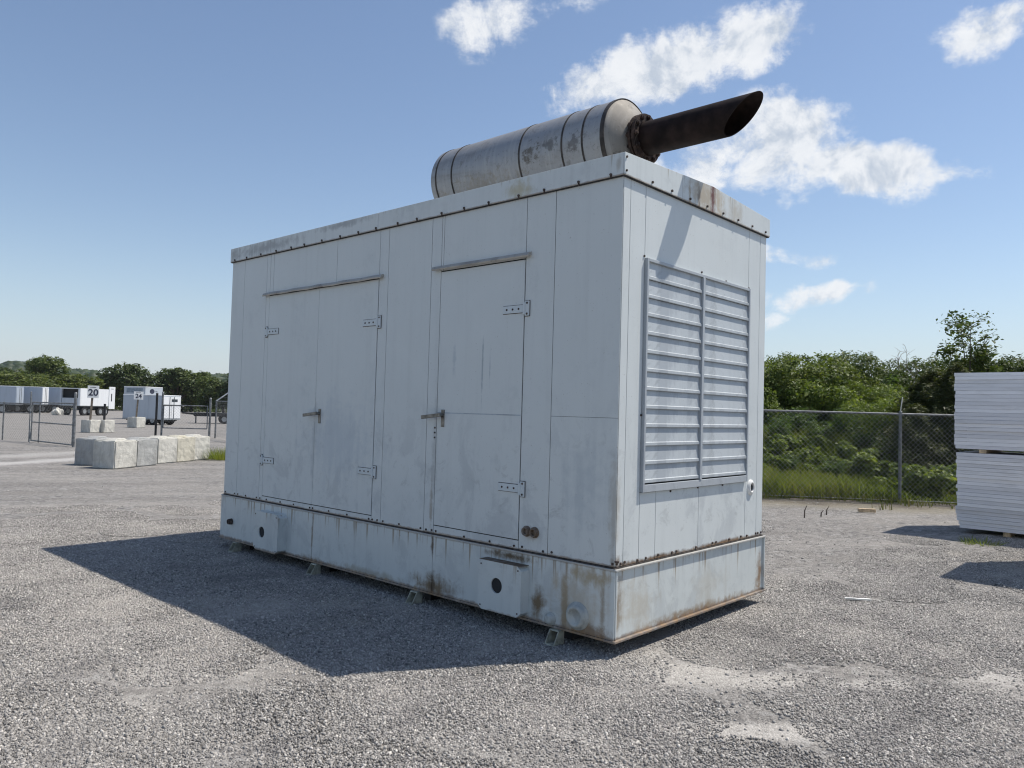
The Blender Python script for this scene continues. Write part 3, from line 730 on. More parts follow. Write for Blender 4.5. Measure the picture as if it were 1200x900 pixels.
# pipe with a 45 degree mitre, hollow
ro, ri, n = .137, .128, 48
pv = []; pf = []
def ring(yfun, r):
    o_ = len(pv)
    for k in range(n):
        t = 2*math.pi*k/n; z = r*math.sin(t); pv.append((SX+r*math.cos(t), yfun(z), SZ+z))
    return o_
cut = lambda z: -.282 - z*1.06
a = ring(lambda z: .64, ro); b_ = ring(cut, ro); c = ring(cut, ri); d = ring(lambda z: .64, ri)
for u, v in ((a, b_), (b_, c), (c, d)):
    for k in range(n): k2 = (k+1) % n; pf.append((u+k, u+k2, v+k2, v+k))
pb = MB().add(pv, pf, True).build('exhaust_pipe', PIPE, gen)
es = pb.modifiers.new('split', 'EDGE_SPLIT'); es.split_angle = R(50)
MB().lathe_y(SX, SZ, [(.55, .12), (.55, .127)], 24).build('pipe_bore', DARK, pb)

# ------------------------------------------------------------------ concrete blocks
def concrete(name, base):
    m, N, b, o = mat(name); co = N.obj()
    n1 = N.noise(co, 2.5, 6, .65, .5); n2 = N.noise(co, 14, 5, .7); st = N.noise(N.scale(co, (6, 6, 1)), 2, 4, .6)
    col = N.mix(N.step(n1, .38, .7)*.7, base, tuple(c*.62 for c in base)); col = N.mix(N.step(n2, .6, .72)*.5, col, (.18, .165, .14)); col = N.mix(N.step(st, .5, .75)*.35, col, (.25, .235, .2))
    N.put(b.inputs['Base Color'], col); b.inputs['Roughness'].default_value = .9
    N.put(b.inputs['Normal'], N.bump(n2 + n1, .5, .03)); return m
CON = [concrete('block_concrete', (.62, .60, .535)), concrete('grey_block_concrete', (.42, .42, .40)), concrete('yellowed_block_concrete', (.60, .565, .46))]
def block(xy, rz, label, group, s=(.78, .60, .66), m=0, lug=True, seed=0, step=False):
    r_ = random.Random(seed); o = empty('concrete_block', (xy[0], xy[1], 0), rz, label, 'concrete block', group)
    bm = bmesh.new(); bmesh.ops.create_cube(bm, size=1)
    for v in bm.verts: v.co = Vector(((v.co.x+.5)*s[0], (v.co.y+.5)*s[1], (v.co.z+.5)*s[2]))
    bmesh.ops.bevel(bm, geom=list(bm.edges), offset=.025, segments=2, affect='EDGES')
    bmesh.ops.subdivide_edges(bm, edges=[e for e in bm.edges if e.calc_length() > .3], cuts=5, use_grid_fill=True)
    for v in bm.verts: v.co += Vector((r_.uniform(-1, 1), r_.uniform(-1, 1), r_.uniform(-1, 1)))*.006
    me = bpy.data.meshes.new('body'); bm.to_mesh(me); bm.free(); me.materials.append(CON[m]); link('body', me, o)
    if lug:
        l = MB(); l.prism([(s[0]*.22, s[2]-.01), (s[0]*.78, s[2]-.01), (s[0]*.66, s[2]+.045), (s[0]*.34, s[2]+.045)], 'y', s[1]*.25, s[1]*.75)
        l.build('lifting_key', CON[m], o, .01, 2)
    return o
g = 'concrete blocks in the zigzag row'
r30 = R(31)
ux, uy = (math.cos(r30), math.sin(r30)), (-math.sin(r30), math.cos(r30))
def off(p, a, b_): return (p[0]+ux[0]*a+uy[0]*b_, p[1]+ux[1]*a+uy[1]*b_)
PB = (7.03, 18.90)
block(PB, r30, 'concrete block at the nearest corner of the row, its left side dark', g, seed=1)
block(off(PB, .54, .96), r30, 'concrete block at the left end of the row, half hidden, only its dark side seen', g, seed=2, m=1)
block(off(PB, .80, .03), r30, 'grey concrete block with faint board lines, second sunlit face from the left', g, seed=3, m=1)
PD = (8.50, 20.05)
block(PD, R(29), 'concrete block set back behind a dark gap, third sunlit face from the left', g, seed=4)
block(off(PD, .765, -.02), R(29), 'yellow stained concrete block, fourth sunlit face from the left', g, seed=5, m=2)
block(off(PD, 1.53, .03), R(29), 'concrete block with diagonal scratches at the right end of the sunlit row', g, seed=6, m=0)
block(off(PD, 2.75, 1.2), R(29), 'low grey concrete block beside the grass tuft, nearest the generator', g, s=(.9, .78, .5), seed=7, m=1, lug=False)
g2 = 'concrete blocks carrying posts in the far yard'
PS20 = polar(71.12, 42.6); PB3 = polar(70.30, 42.9); PS24 = polar(68.40, 51.2)
block(PS20, R(24), 'small concrete block holding the number 20 sign post', g2, s=(.66, .60, .62), seed=8, lug=False)
block(PB3, R(24), 'small concrete block holding the short black post', g2, s=(.66, .60, .62), seed=9, lug=False)
block(PS24, R(24), 'small concrete block holding the number 24 sign post in front of the grey trailer', g2, s=(.72, .72, .64), seed=10, lug=False)

# ------------------------------------------------------------------ signs
SIGNW = simple('sign_white', (.74, .75, .74), .5, 0, .05); INK = simple('sign_ink', (.03, .035, .06), .6)
def text_mesh(s, size, m):
    c = bpy.data.curves.new('digits', 'FONT'); c.body = s; c.size = size; c.align_x = 'CENTER'; c.align_y = 'CENTER'; c.extrude = .004; c.offset = size*.022
    o = bpy.data.objects.new('digits', c); COL.objects.link(o); bpy.context.view_layer.update()
    me = bpy.data.meshes.new_from_object(o.evaluated_get(bpy.context.evaluated_depsgraph_get())); bpy.data.objects.remove(o); me.materials.clear(); me.materials.append(m); return me
def yard_sign(base, num, z0, zp, w, h, label):
    az_ = math.atan2(base[1], base[0])
    o = empty('yard_sign', (base[0], base[1], 0), az_ - math.pi/2 + .10, label, 'sign', 'numbered yard signs')
    MB().bar((0, 0, .60), (.07, .0, zp+h), .09, .09, (0, 1, 0)).build('post', simple('sign_post_wood', (.16, .13, .10), .8, 0, .2, 10), o)
    MB().box(-w/2+.07, w/2+.07, -.075, -.050, zp, zp+h).build('panel', SIGNW, o, .004, 1)
    t = link('digits', text_mesh(num, h*.74, INK), o); t.location = (.07, -.079, zp+h*.42); t.rotation_euler = (R(90), 0, 0)
    b_ = MB(); 
    for i in range(5): b_.box(.07-w*.26+i*w*.105, .07-w*.26+i*w*.105+w*.07, -.0785, -.0755, zp+h*.84, zp+h*.90)
    b_.build('small_print', INK, o)['kind'] = 'stuff'
    return o
c20 = (PS20[0]+.15, PS20[1]+.45); c24 = (PS24[0]+.15, PS24[1]+.45)
yard_sign(c20, '20', .6, 1.70, .50, .60, 'white sign reading 20 on a leaning post in the concrete block')
yard_sign(c24, '24', .6, 1.70, .52, .48, 'pale sign reading 24 on a post in front of the grey trailer')
o = MB().tube([(PB3[0]+.15, PB3[1]+.45, .55), (PB3[0]+.15, PB3[1]+.45, 1.42)], .055, 10).build('black_post', BLACK)
tag(o, 'short black post standing in a concrete block right of the 20 sign', 'post')

# ------------------------------------------------------------------ fences and gates
def chain_mesh(o, a, b_, z0, z1, pitch, w, name='chain_mesh', m=WIRE, zfun=None):
    """diagonal wires of a chain-link panel between plan points a and b_ (local coords of o)"""
    a = np.array(a, float); b_ = np.array(b_, float); L = np.linalg.norm(b_-a); d = (b_-a)/L; nrm = np.array([-d[1], d[0]])
    H = z1-z0; vs = []; idx = []
    for sgn in (1, -1):
        k = np.arange(-H, L+H, pitch)
        for t in k:
            u0, u1 = (t, t+H) if sgn > 0 else (t, t-H)
            za, zb = z0, z1
            lo_, hi_ = min(u0, u1), max(u0, u1)
            if hi_ <= 0 or lo_ >= L: continue
            def cl(u, z, uo, zo):
                if u < 0: return 0.0, z + (zo-z)*(0-u)/(uo-u)
                if u > L: return L, z + (zo-z)*(L-u)/(uo-u)
                return u, z
            p0 = cl(u0, za, u1, zb); p1 = cl(u1, zb, u0, za)
            of = nrm*w*.55*sgn
            q0 = np.array([*(a+d*p0[0]+of), p0[1]]); q1 = np.array([*(a+d*p1[0]+of), p1[1]])
            dd = q1-q0
            if np.linalg.norm(dd) < .01: continue
            dd /= np.linalg.norm(dd); n3 = np.array([*nrm, 0]); s3 = np.cross(dd, n3)
            o0 = len(vs)
            for q in (q0, q1):
                for tt in (0, 2.094, 4.189): vs.append(q + (n3*math.cos(tt) + s3*math.sin(tt))*w*.5)
            for j in range(3): j2 = (j+1) % 3; idx += [o0+j, o0+j2, o0+3+j2, o0+3+j]
    me = fast_mesh(name, np.array(vs), 4, np.array(idx), m); ob = link(name, me, o); ob['kind'] = 'stuff'; return ob
def post(o, x, y, h, r=.03, m=GALV, name='post', z0=-.05):
    p = MB(); p.tube([(x, y, z0), (x, y, h)], r, 10); p.tube([(x, y, h), (x, y, h+r*.7), (x, y, h+r)], [r*1.12, r*.9, r*.2], 10)
    return p.build(name, m, o)
# boundary fence in front of the bushes
f1 = empty('chain_link_fence', (FP[0], FP[1], 0), math.atan2(FD[1], FD[0]), 'galvanised chain-link fence with a top rail in front of the green bushes', 'fence')
T0, T1 = -7.2, 14.0
for k in range(-2, 5): post(f1, k*3.05, 0, 1.80, .030, DULL)
post(f1, T0, 0, 1.80, .04, DULL)
MB().tube([(T0, 0, 1.765), (T1, 0, 1.765)], .022, 8).build('top_rail', DULL, f1)
ar = MB()
for k in range(-2, 5): ar.bar((k*3.05, 0, 1.82), (k*3.05+.02, -.05, 2.10), .026, .012); 
ar.build('barb_arms', simple('pale_arm', (.62, .60, .54), .6), f1)['kind'] = 'stuff'
chain_mesh(f1, (T0, -.03), (T1, -.03), .03, 1.76, .098, .0046)
MB().tube([(T0, -.03, .05), (T1, -.03, .05)], .004, 5).build('tension_wire', WIRE, f1)
# fence running back behind the generator to the far gate
A = (12.46, 10.53); B = (16.92, 33.86)
f2 = empty('chain_link_fence', (B[0], B[1], 0), 0, 'chain-link fence with barbed wire arms just right of the far gate, mostly behind the generator', 'fence')
dv = Vector((A[0]-B[0], A[1]-B[1], 0)); Lf = dv.length; dn = dv.normalized()
for k in range(0, 8): p = dn*(k*Lf/7.6); post(f2, p.x, p.y, 1.72, .038, OLDGALV)
tr_ = MB().tube([(0, 0, 1.70), tuple(dv*.99 + Vector((0, 0, 1.70)))], .02, 8); tr_.build('top_rail', OLDGALV, f2)
ar = MB(); ar.bar((0, 0, 1.72), (.42, -.30, 2.12), .05, .05)
for k in range(1, 8): p = dn*(k*Lf/7.6); ar.bar((p.x, p.y, 1.72), (p.x+.30, p.y-.05, 2.05), .03, .03)
ar.build('barb_arms', simple('white_arm', (.66, .66, .64), .5), f2)['kind'] = 'stuff'
bw = MB()
for q in (.35, .68, 1.0): bw.tube([(.42*q, -.30*q, 1.72+.40*q), tuple(dv*.95 + Vector((.3*q, -.05*q, 1.72+.33*q)))], .004, 4)
bw.build('barbed_wire', OLDGALV, f2)['kind'] = 'stuff'
chain_mesh(f2, (0, 0), (dv.x*.985, dv.y*.985), .05, 1.68, .16, .0045, m=OLDGALV)
# left fence
f3 = empty('chain_link_fence', (8.88, 31.93, 0), 0, 'low chain-link fence running out of the left edge of the photo', 'fence')
dl = Vector((8.52-8.88, 33.43-31.93, 0)).normalized()
for k in range(0, 8): p = dl*(k*1.75); post(f3, p.x, p.y, 1.42 if k else 1.82, .025, OLDGALV)
MB().tube([(0, 0, 1.40), tuple(dl*12.4 + Vector((0, 0, 1.40)))], .02, 8).build('top_rail', OLDGALV, f3)
MB().tube([(0, 0, 1.05), tuple(dl*12.4 + Vector((0, 0, 1.05)))], .016, 8).build('middle_rail', OLDGALV, f3)
MB().tube([(0, -.02, 1.2), (-.18, -.75, .0)], .016, 6).build('brace', OLDGALV, f3)
chain_mesh(f3, (0, 0), (dl.x*12.4, dl.y*12.4), .05, 1.38, .13, .004, m=OLDGALV)
def gate(name, a, b_, ztop, zmid, zbot, label, hinge_h, mids=()):
    o = empty(name, (a[0], a[1], 0), 0, label, 'gate', 'chain-link yard gates'); d = Vector((b_[0]-a[0], b_[1]-a[1], 0))
    post(o, 0, 0, hinge_h, .044, OLDGALV, 'gate_post')
    s0, s1 = d*.03, d*.985
    fr = MB()
    for z in (ztop, zbot): fr.tube([tuple(s0+Vector((0, 0, z))), tuple(s1+Vector((0, 0, z)))], .024, 8)
    for s_ in (s0, s1): fr.tube([tuple(s_+Vector((0, 0, zbot))), tuple(s_+Vector((0, 0, ztop)))], .024, 8)
    fr.build('gate_frame', OLDGALV, o)
    if zmid: MB().tube([tuple(s0+Vector((0, 0, zmid))), tuple(s1+Vector((0, 0, zmid)))], .022, 8).build('middle_rail', OLDGALV, o)
    for q in mids: MB().tube([tuple(d*q+Vector((0, 0, .02))), tuple(d*q+Vector((0, 0, ztop)))], .022, 8).build('upright', OLDGALV, o)
    chain_mesh(o, (s0.x, s0.y), (s1.x, s1.y), zbot, ztop, .13, .004, m=OLDGALV)
    return o
gate('yard_gate', (9.17, 28.24), (8.90, 31.85), 1.46, .74, .07, 'open chain-link gate leaf left of the pale blocks, hung on a thick post', 1.80, (.80,))
g_ = gate('yard_gate', (15.16, 35.47), (16.60, 33.97), 1.46, None, .42, 'chain-link gate leaf behind the concrete row, between a dark post and a grey post', 2.02)
post(g_, 1.50, -1.56, 1.80, .05, OLDGALV, 'gate_post'); post(g_, -.22, .10, 1.96, .05, BLACK, 'gate_post')

# ------------------------------------------------------------------ trailers
def skin(name, col, ribs=0.0, var=.05):
    m, N, b, o = mat(name); co = N.obj(); x, y, z = N.sep(co)
    n = N.noise(N.scale(co, (3, 3, .6)), 1.2, 4, .6)
    N.put(b.inputs['Base Color'], N.mix(N.step(n, .45, .75)*.35, col, tuple(c*.72 for c in col))); b.inputs['Roughness'].default_value = .45
    return m
TRW = skin('white_trailer_skin', (.78, .79, .79)); TRG = skin('grey_trailer_skin', (.48, .52, .56)); TRB = skin('blue_grey_trailer_skin', (.40, .45, .51))
def wheel(o, x, y, r, w, name='wheel'):
    t = MB(); n = 20; vs = []; fs = []
    pr = [(0, r*.6), (0, r*.94), (w*.1, r), (w*.9, r), (w, r*.94), (w, r*.6)]
    for (d_, rr) in pr:
        for k in range(n):
            a_ = 2*math.pi*k/n; vs.append((x+d_, y+rr*math.cos(a_), r+rr*math.sin(a_)))
    for i in range(len(pr)-1):
        for k in range(n): k2 = (k+1) % n; fs.append((i*n+k, i*n+k2, (i+1)*n+k2, (i+1)*n+k))
    t.add(vs, fs, True); wo = t.build(name, RUBBER, o)
    h = MB(); vs = [(x+.03, y+r*.60*math.cos(2*math.pi*k/n), r+r*.60*math.sin(2*math.pi*k/n)) for k in range(n)]; h.add(vs, [tuple(range(n))])
    h.tube([(x-.01, y, r), (x+.04, y, r)], r*.22, 8); h.build('rim', GALV, wo)
def trailer(corner, rz, L, Wd, z0, z1, side, end, label, wheels, wr, chassis=.12, ribs=0, name='box_trailer', group='box trailers parked in the far yard', doors=True, gear=False):
    """near vertical edge at the corner; long side on local x=0 runs to +y, end on y=0 runs to +x"""
    o = empty(name, (corner[0], corner[1], 0), rz, label, 'trailer', group)
    MB().box(.012, Wd-.012, .012, L-.012, z0, z1-.02).build('body', side, o, .02, 2)
    MB().box(0, Wd, 0, L, z1-.018, z1+.05).build('roof_edge', end, o, .015, 1)
    MB().box(.0, Wd, .0, L, z0-.05, z0-.001).build('bottom_rail', GALV, o)
    MB().box(.25, Wd-.25, .1, L-.1, z0-.05-chassis, z0-.052).build('chassis', BLACK, o)
    sm = None; n_ = ribs
    for i in range(n_):
        y0, y1 = .05 + (L-.1)*i/n_, .05 + (L-.1)*(i+1)/n_
        MB().box(0, .0115, y0+.012, y1-.012, z0+.05, z1-.06).build('side_panel', side, o)
    if doors:
        for (a_, c_) in ((.06, Wd/2-.012), (Wd/2+.012, Wd-.06)):
            d_ = MB().box(a_, c_, -.020, .0115, z0+.05, z1-.07).build('rear_door', end, o, .006, 1)
            xr = (a_+c_)/2 + (c_-a_)*.28*(1 if a_ < .1 else -1)
            MB().tube([(xr, -.045, z0+.03), (xr, -.045, z1-.06)], .018, 6).build('lock_rod', OLDGALV, d_)
    for (yy) in wheels:
        wheel(o, .02, yy, wr, .26); wheel(o, Wd-.30, yy, wr, .26)
    if wheels:
        ya, yb = min(wheels)-wr*1.2, max(wheels)+wr*1.2
        MB().box(.10, Wd-.10, ya, yb, wr*.7, z0-.06-chassis).build('axle_frame', BLACK, o)
    if gear:
        for xx in (.35, Wd-.45): MB().box(xx, xx+.12, L*.78, L*.78+.12, 0.0, z0-.06).build('landing_leg', OLDGALV, o)
    return o
rs = R(60)
trailer(polar(75.25, 93.6), rs, 11.0, 2.5, .95, 2.70, TRB, TRB, 'long grey semi-trailer cut by the left edge of the photo', (1.2, 2.4), .46, ribs=8, name='semi_trailer', gear=True)
trailer(polar(73.86, 97.0), rs, 11.0, 2.5, .95, 2.80, TRB, TRW, 'grey semi-trailer with bright white rear frame, between two other grey trailers', (1.1, 2.3), .46, ribs=8, name='semi_trailer', gear=True)
trailer(polar(72.50, 101.0), rs, 11.0, 2.5, .95, 2.85, TRB, TRG, 'grey semi-trailer just left of the white open box trailer', (1.2, 2.4), .46, ribs=8, name='semi_trailer', gear=True)
# white box trailer with its dark open rear
wt = trailer(polar(71.70, 90.0), R(30), .2, .2, 1, 1.3, TRW, TRW, '', (), .4, doors=False) if False else None
o = empty('box_trailer', (*polar(71.75, 88.0), 0), R(30), 'white box trailer with dark open rear and a tall door panel at its right end', 'trailer', 'box trailers parked in the far yard')
WD, LN = 2.4, 3.9
MB().box(.02, LN, .012, WD, .95, 1.0).build('floor', GALV, o)
MB().box(.02, LN, .0, .05, 1.002, 2.66).build('side_wall', TRW, o)
MB().box(.02, LN, WD-.05, WD, 1.002, 2.66).build('side_wall', TRW, o)
MB().box(.0, LN, .0, WD, 2.662, 2.74).build('roof', TRW, o)
MB().box(LN-.05, LN, .052, WD-.052, 1.002, 2.66).build('front_wall', TRW, o)
MB().box(.35, .40, .052, WD-.052, 1.002, 2.66).build('interior_shade_sheet', DARK, o)  # near-black sheet standing in for the shade inside the open rear
MB().box(.0, .06, .25, WD-.25, 1.002, 1.75).build('rear_gate', TRG, o)
MB().box(-.02, .06, .0, .24, 1.002, 2.66).build('rear_post', TRW, o); MB().box(-.02, .06, WD-.20, WD, 1.002, 2.66).build('rear_post', TRG, o)
dp = MB().box(LN+.01, LN+.85, -.05, .02, .70, 3.02).build('door_panel', TRW, o); MB().box(LN+.28, LN+.42, -.056, -.051, 1.5, 2.3).build('vent_strip', DARK, dp)
MB().box(LN+.25, LN+.6, -.056, -.051, 2.76, 2.84).build('small_print', simple('grey_print', (.3, .3, .32), .7), dp)
MB().box(.2, LN-.1, .3, WD-.3, .70, .949).build('chassis', BLACK, o)
def wheel_y(o, x, y, r, w):
    t = MB(); t.tube([(x, y, r), (x, y+w, r)], r, 20); wo = t.build('wheel', RUBBER, o); MB().tube([(x, y-.012, r), (x, y-.001, r)], r*.55, 14).build('rim', GALV, wo)
for xx in (.75, 2.9, 3.6): wheel_y(o, xx, .08, .42, .28); wheel_y(o, xx, WD-.36, .42, .28)
# cargo trailers
ct = trailer(polar(66.92, 57.6), R(27), 3.2, 1.95, .42, 2.02, TRG, TRW, 'grey sided enclosed cargo trailer with bright white rear door, behind the 24 sign', (.75, 1.4), .34, .08, ribs=3, name='cargo_trailer')
MB().box(.95, 1.55, -.028, -.021, 1.62, 1.80).build('door_window', simple('dark_glass', (.05, .06, .07), .15), ct)
MB().box(.0, 1.95, -.030, -.021, 1.34, 1.37).build('crash_bar', BLACK, ct)
ct2 = trailer(polar(67.95, 75.0), R(27), 2.3, 2.2, .6, 2.85, TRG, TRW, 'second white ended trailer with a dark emblem, its top showing above the grey cargo trailer', (.8, 1.6), .36, .08, ribs=0, name='cargo_trailer', doors=False)
em = MB()
em.add([(.85+.30*math.cos(2*math.pi*k/18), .008, 2.50+.22*math.sin(2*math.pi*k/18)) for k in range(18)], [tuple(range(18))])
em.box(1.25, 1.55, .004, .0075, 2.47, 2.50); em.box(1.25, 1.45, .004, .0075, 2.54, 2.56)
em.build('emblem', INK, ct2)
MB().box(.004, .011, .3, 2.0, 2.35, 2.75).build('window_band', simple('tinted_glass', (.20, .25, .30), .12), ct2)
# flatbed trailer
fb_ = empty('flatbed_trailer', (*polar(64.85, 64.5), 0), R(-24), 'low dark flatbed trailer parked beyond the far gate, cut by the generator', 'trailer')
MB().box(0, 7.0, 0, 2.0, .72, .84).build('deck', BLACK, fb_); MB().box(.0, 7.0, .0, .08, .56, .718).build('side_rail', BLACK, fb_); MB().box(0, 7, 1.92, 2.0, .56, .718).build('side_rail', BLACK, fb_)
MB().bar((-.9, 1.0, .80), (.1, 1.0, .70), .3, .12).build('tongue', BLACK, fb_); MB().box(.1, .2, .9, 1.05, 0, .56).build('jack', OLDGALV, fb_)
for xx in (2.2, 3.0): wheel_y(fb_, xx, .1, .36, .22); wheel_y(fb_, xx, 1.68, .36, .22)
for k in range(6): MB().box(.3+k*1.2, .36+k*1.2, -.06, -.001, .60, 1.05).build('stake', BLACK, fb_)
# far white building among the trees
bd = empty('far_building', (*polar(67.45, 260), 0), R(0), 'small white flat building showing between the far trees', 'building')
MB().box(-2.3, 2.3, 0, 9, 0, 7.5).build('wall', TRW, bd); MB().box(-2.6, 2.6, -.3, 9.3, 7.51, 7.9).build('roof', GALV, bd)
wk = MB()
for k in range(3):
    w_ = MB().box(-1.8+k*1.4, -1.0+k*1.4, -.06, -.01, 5.2, 6.4).build('window', DARK, bd)

# ------------------------------------------------------------------ foam panel bundles
FOAM = None
def foam():
    m, N, b, o = mat('foam_panel'); co = N.obj(); g_ = N.new('ShaderNodeObjectInfo'); r_ = V(N, g_.outputs['Random'])
    wv = N.new('ShaderNodeVectorMath', operation='ADD'); N.put(wv.inputs[0], co); N.put(wv.inputs[1], r_*37.0); n = N.noise(N.scale(V(N, wv.outputs[0]), (1, 1, 6)), 2.2, 5, .65)
    col = N.mix(r_, (.66, .66, .675), (.86, .86, .87)); N.put(b.inputs['Base Color'], N.mix(N.step(n, .46, .72)*.4, col, (.50, .49, .48))); b.inputs['Roughness'].default_value = .6
    return m
FOAM = foam()
EDGE = simple('panel_edge', (.42, .43, .45), .6)
def bundle(x, ynear, z0, n, th, label, L=2.9, seed=0, hang=0):
    """ynear: the end towards +y; panels run to -y"""
    r_ = random.Random(seed); o = empty('foam_panel_bundle', (x, ynear, z0), 0, label, 'panel bundle', 'bundles of white foam panels')
    me = None
    bm = MB().box(0, 1.22, -L, 0, .0014, th-.0016).mesh('panel', FOAM)
    dr = 0
    for i in range(n):
        p = link('panel', bm, o); dr = dr*.75 + r_.uniform(-.010, .010)
        q = hang*max(0, 1 - i/3.0)
        p.location = (dr + r_.uniform(-.004, .004), -q*.05 + r_.uniform(-.014, .014), i*th); p.rotation_euler = (0, 0, r_.uniform(-.002, .002))
    MB().box(.03, 1.19, -L+.04, -.16, .001, n*th-.012).build('bundle_core', EDGE, o)
    return o
tA, tB = 1.105/21, 1.125/21
bundle(12.90, 2.83, .075, 21, tA, 'lower bundle of white foam panels standing on the gravel at the right edge', seed=1, hang=1)
bundle(12.90, 2.865, 1.236, 21, tB, 'upper bundle of white foam panels stacked on the lower one at the right edge', seed=2)
bundle(9.98, 1.42, .075, 21, tA, 'lower bundle of a second foam panel stack standing outside the right edge', seed=3)
bundle(9.98, 1.42, 1.236, 21, tB, 'upper bundle of a second foam panel stack standing outside the right edge', seed=4)
for (xx, yy, lb) in ((12.90, 2.50, 'pale wooden spacer block between the two foam bundles'), ):
    o = MB().box(xx+.0, xx+1.2, yy-.045, yy+.045, 1.183, 1.233).build('spacer_block', WOOD); tag(o, lb, 'spacer', 'spacers between the foam bundles')
for (xx, yy, zz, lb) in ((12.90, .75, 1.183, 'wooden spacer between the foam bundles, out of sight to the right'), (9.98, 1.0, 1.183, 'wooden spacer in the second foam stack, nearer end'), (9.98, -.8, 1.183, 'wooden spacer in the second foam stack, farther end'),
                     (12.9, 2.2, .004, 'wooden bearer under the foam stack at the right edge, left one'), (12.9, .6, .004, 'wooden bearer under the foam stack at the right edge, right one'), (9.98, 1.0, .004, 'wooden bearer under the second foam stack, nearer end'), (9.98, -.8, .004, 'wooden bearer under the second foam stack, farther end')):
    h = .05 if zz > 1 else .07
    o = MB().box(xx+.03, xx+1.2, yy-.045, yy+.045, zz, zz+h).build('spacer_block', WOOD); tag(o, lb, 'spacer', 'spacers between the foam bundles')

# ------------------------------------------------------------------ plants
def leaves(centers, size, jitter_n=None, aspect=.55, seed=0, flat=.35):
    r_ = np.random.default_rng(seed); n = len(centers); s = size*np.exp(r_.normal(0, .28, n))
    nr = r_.normal(size=(n, 3)); nr[:, 2] = np.abs(nr[:, 2])*(1+flat)
    if jitter_n is not None: nr = nr*.75 + jitter_n
    nr /= np.linalg.norm(nr, axis=1)[:, None]
    t = np.cross(nr, r_.normal(size=(n, 3))); t /= np.linalg.norm(t, axis=1)[:, None]; b_ = np.cross(nr, t)
    P = np.stack([centers - t*s[:, None]*.5, centers + b_*s[:, None]*aspect*.5 + nr*s[:, None]*.08, centers + t*s[:, None]*.5, centers - b_*s[:, None]*aspect*.5 + nr*s[:, None]*.08], 1)
    return P.reshape(-1, 3)
def leaf_mesh(name, P, m):
    return fast_mesh(name, P, 4, np.arange(len(P)), m)
def crown_points(n, lobes, rr, seed, shell=.55, gap=.0):
    """points on the shells of many lobes, with clumping so that light and gaps show"""
    r_ = np.random.default_rng(seed); L_ = len(lobes); k = r_.integers(0, L_, n)
    c = np.array([l[:3] for l in lobes]); rad = np.array([l[3] for l in lobes])
    d = r_.normal(size=(n, 3)); d /= np.linalg.norm(d, axis=1)[:, None]
    # clump directions
    cl = r_.normal(size=(L_, 26, 3)); cl /= np.linalg.norm(cl, axis=2)[:, :, None]
    pick = cl[k, r_.integers(0, 26, n)]
    d = d*.42 + pick; d /= np.linalg.norm(d, axis=1)[:, None]
    r2 = rad[k]*(1 - shell*r_.power(1.0, n)*r_.random(n) + .10*r_.normal(size=n))
    P = c[k] + d*r2[:, None]*np.array([1, 1, .88])
    return P, d
def limbs(mb, base, lobes, r0_, seed, zsplit):
    r_ = random.Random(seed); b = Vector(base)
    top = Vector((base[0]+r_.uniform(-.1, .1)*zsplit, base[1], zsplit))
    mb.tube([b, b.lerp(top, .5)+Vector((r_.uniform(-.03, .03), 0, 0))*zsplit, top], [r0_, r0_*.82, r0_*.66], 9)
    for (x, y, z, r) in lobes:
        e = Vector((x, y, z)); mid = top.lerp(e, .5) + Vector((r_.uniform(-.1, .1), r_.uniform(-.1, .1), -.05))*r
        mb.tube([top, mid, e], [r0_*.45, r0_*.28, r0_*.10], 6)
BARK = simple('bark', (.085, .065, .05), .9, 0, .3, 8, .5)
def make_tree(name, lobes, nleaf, lsize, m, r0_, zsplit, seed, flat=.3):
    P, d = crown_points(nleaf, lobes, 0, seed)
    keep = P[:, 2] > .05
    me = leaf_mesh('crown', leaves(P[keep], lsize, d[keep]*.6, seed=seed, flat=flat), m)
    t = MB(); limbs(t, (0, 0, -.1), lobes, r0_, seed, zsplit); tm = t.mesh('trunk', BARK)
    return me, tm
def place(name, me, tm, x, y, z, s, rz, label, cat, group=None):
    o = empty(name, (x, y, z), rz, label, cat, group); o.scale = s if hasattr(s, '__len__') else (s, s, s)
    link('crown', me, o); link('trunk', tm, o); return o
def lobes_round(n, rx, rz, zc, r, seed, low=.2):
    r_ = random.Random(seed); out = [(0, 0, zc+rz*.55, r*1.0)]
    for i in range(n):
        a_ = 2*math.pi*(i*.618 + r_.random()*.2); h = r_.uniform(-1, .85); q = math.sqrt(max(.05, 1-h*h))*r_.uniform(.65, 1.0)
        out.append((rx*q*math.cos(a_), rx*q*math.sin(a_), zc + rz*h, r*r_.uniform(.6, 1.1)))
    return out
F_DARK = foliage('dark_tree_leaves', [(0.0216, 0.035, 0.0115), (0.0567, 0.085, 0.023), (0.1053, 0.1313, 0.0345)], .25, .25)
F_MID = foliage('mid_tree_leaves', [(0.0297, 0.0475, 0.0121), (0.0783, 0.115, 0.0242), (0.1485, 0.175, 0.0396)], .3, .3)
F_YEL = foliage('yellow_green_tree_leaves', [(0.0338, 0.0546, 0.012), (0.0837, 0.1144, 0.024), (0.1485, 0.169, 0.036)], .3, .3)
F_BUSH = foliage('bush_leaves', [(0.0455, 0.0671, 0.0165), (0.1235, 0.1647, 0.0374), (0.208, 0.244, 0.066)], .38, 1.2)
F_SUMAC = foliage('long_leaves', [(.04, .07, .018), (.085, .14, .034), (.13, .20, .055)], .4, 1.5)
F_CEDAR = foliage('cedar_needles', [(0.0264, 0.0391, 0.012), (0.066, 0.0828, 0.024), (0.12, 0.1265, 0.038)], .3, 1.0)
F_WEED = foliage('weed_leaves', [(0.0562, 0.0805, 0.018), (0.1313, 0.184, 0.038), (0.225, 0.2702, 0.06)], .4, 1.3)
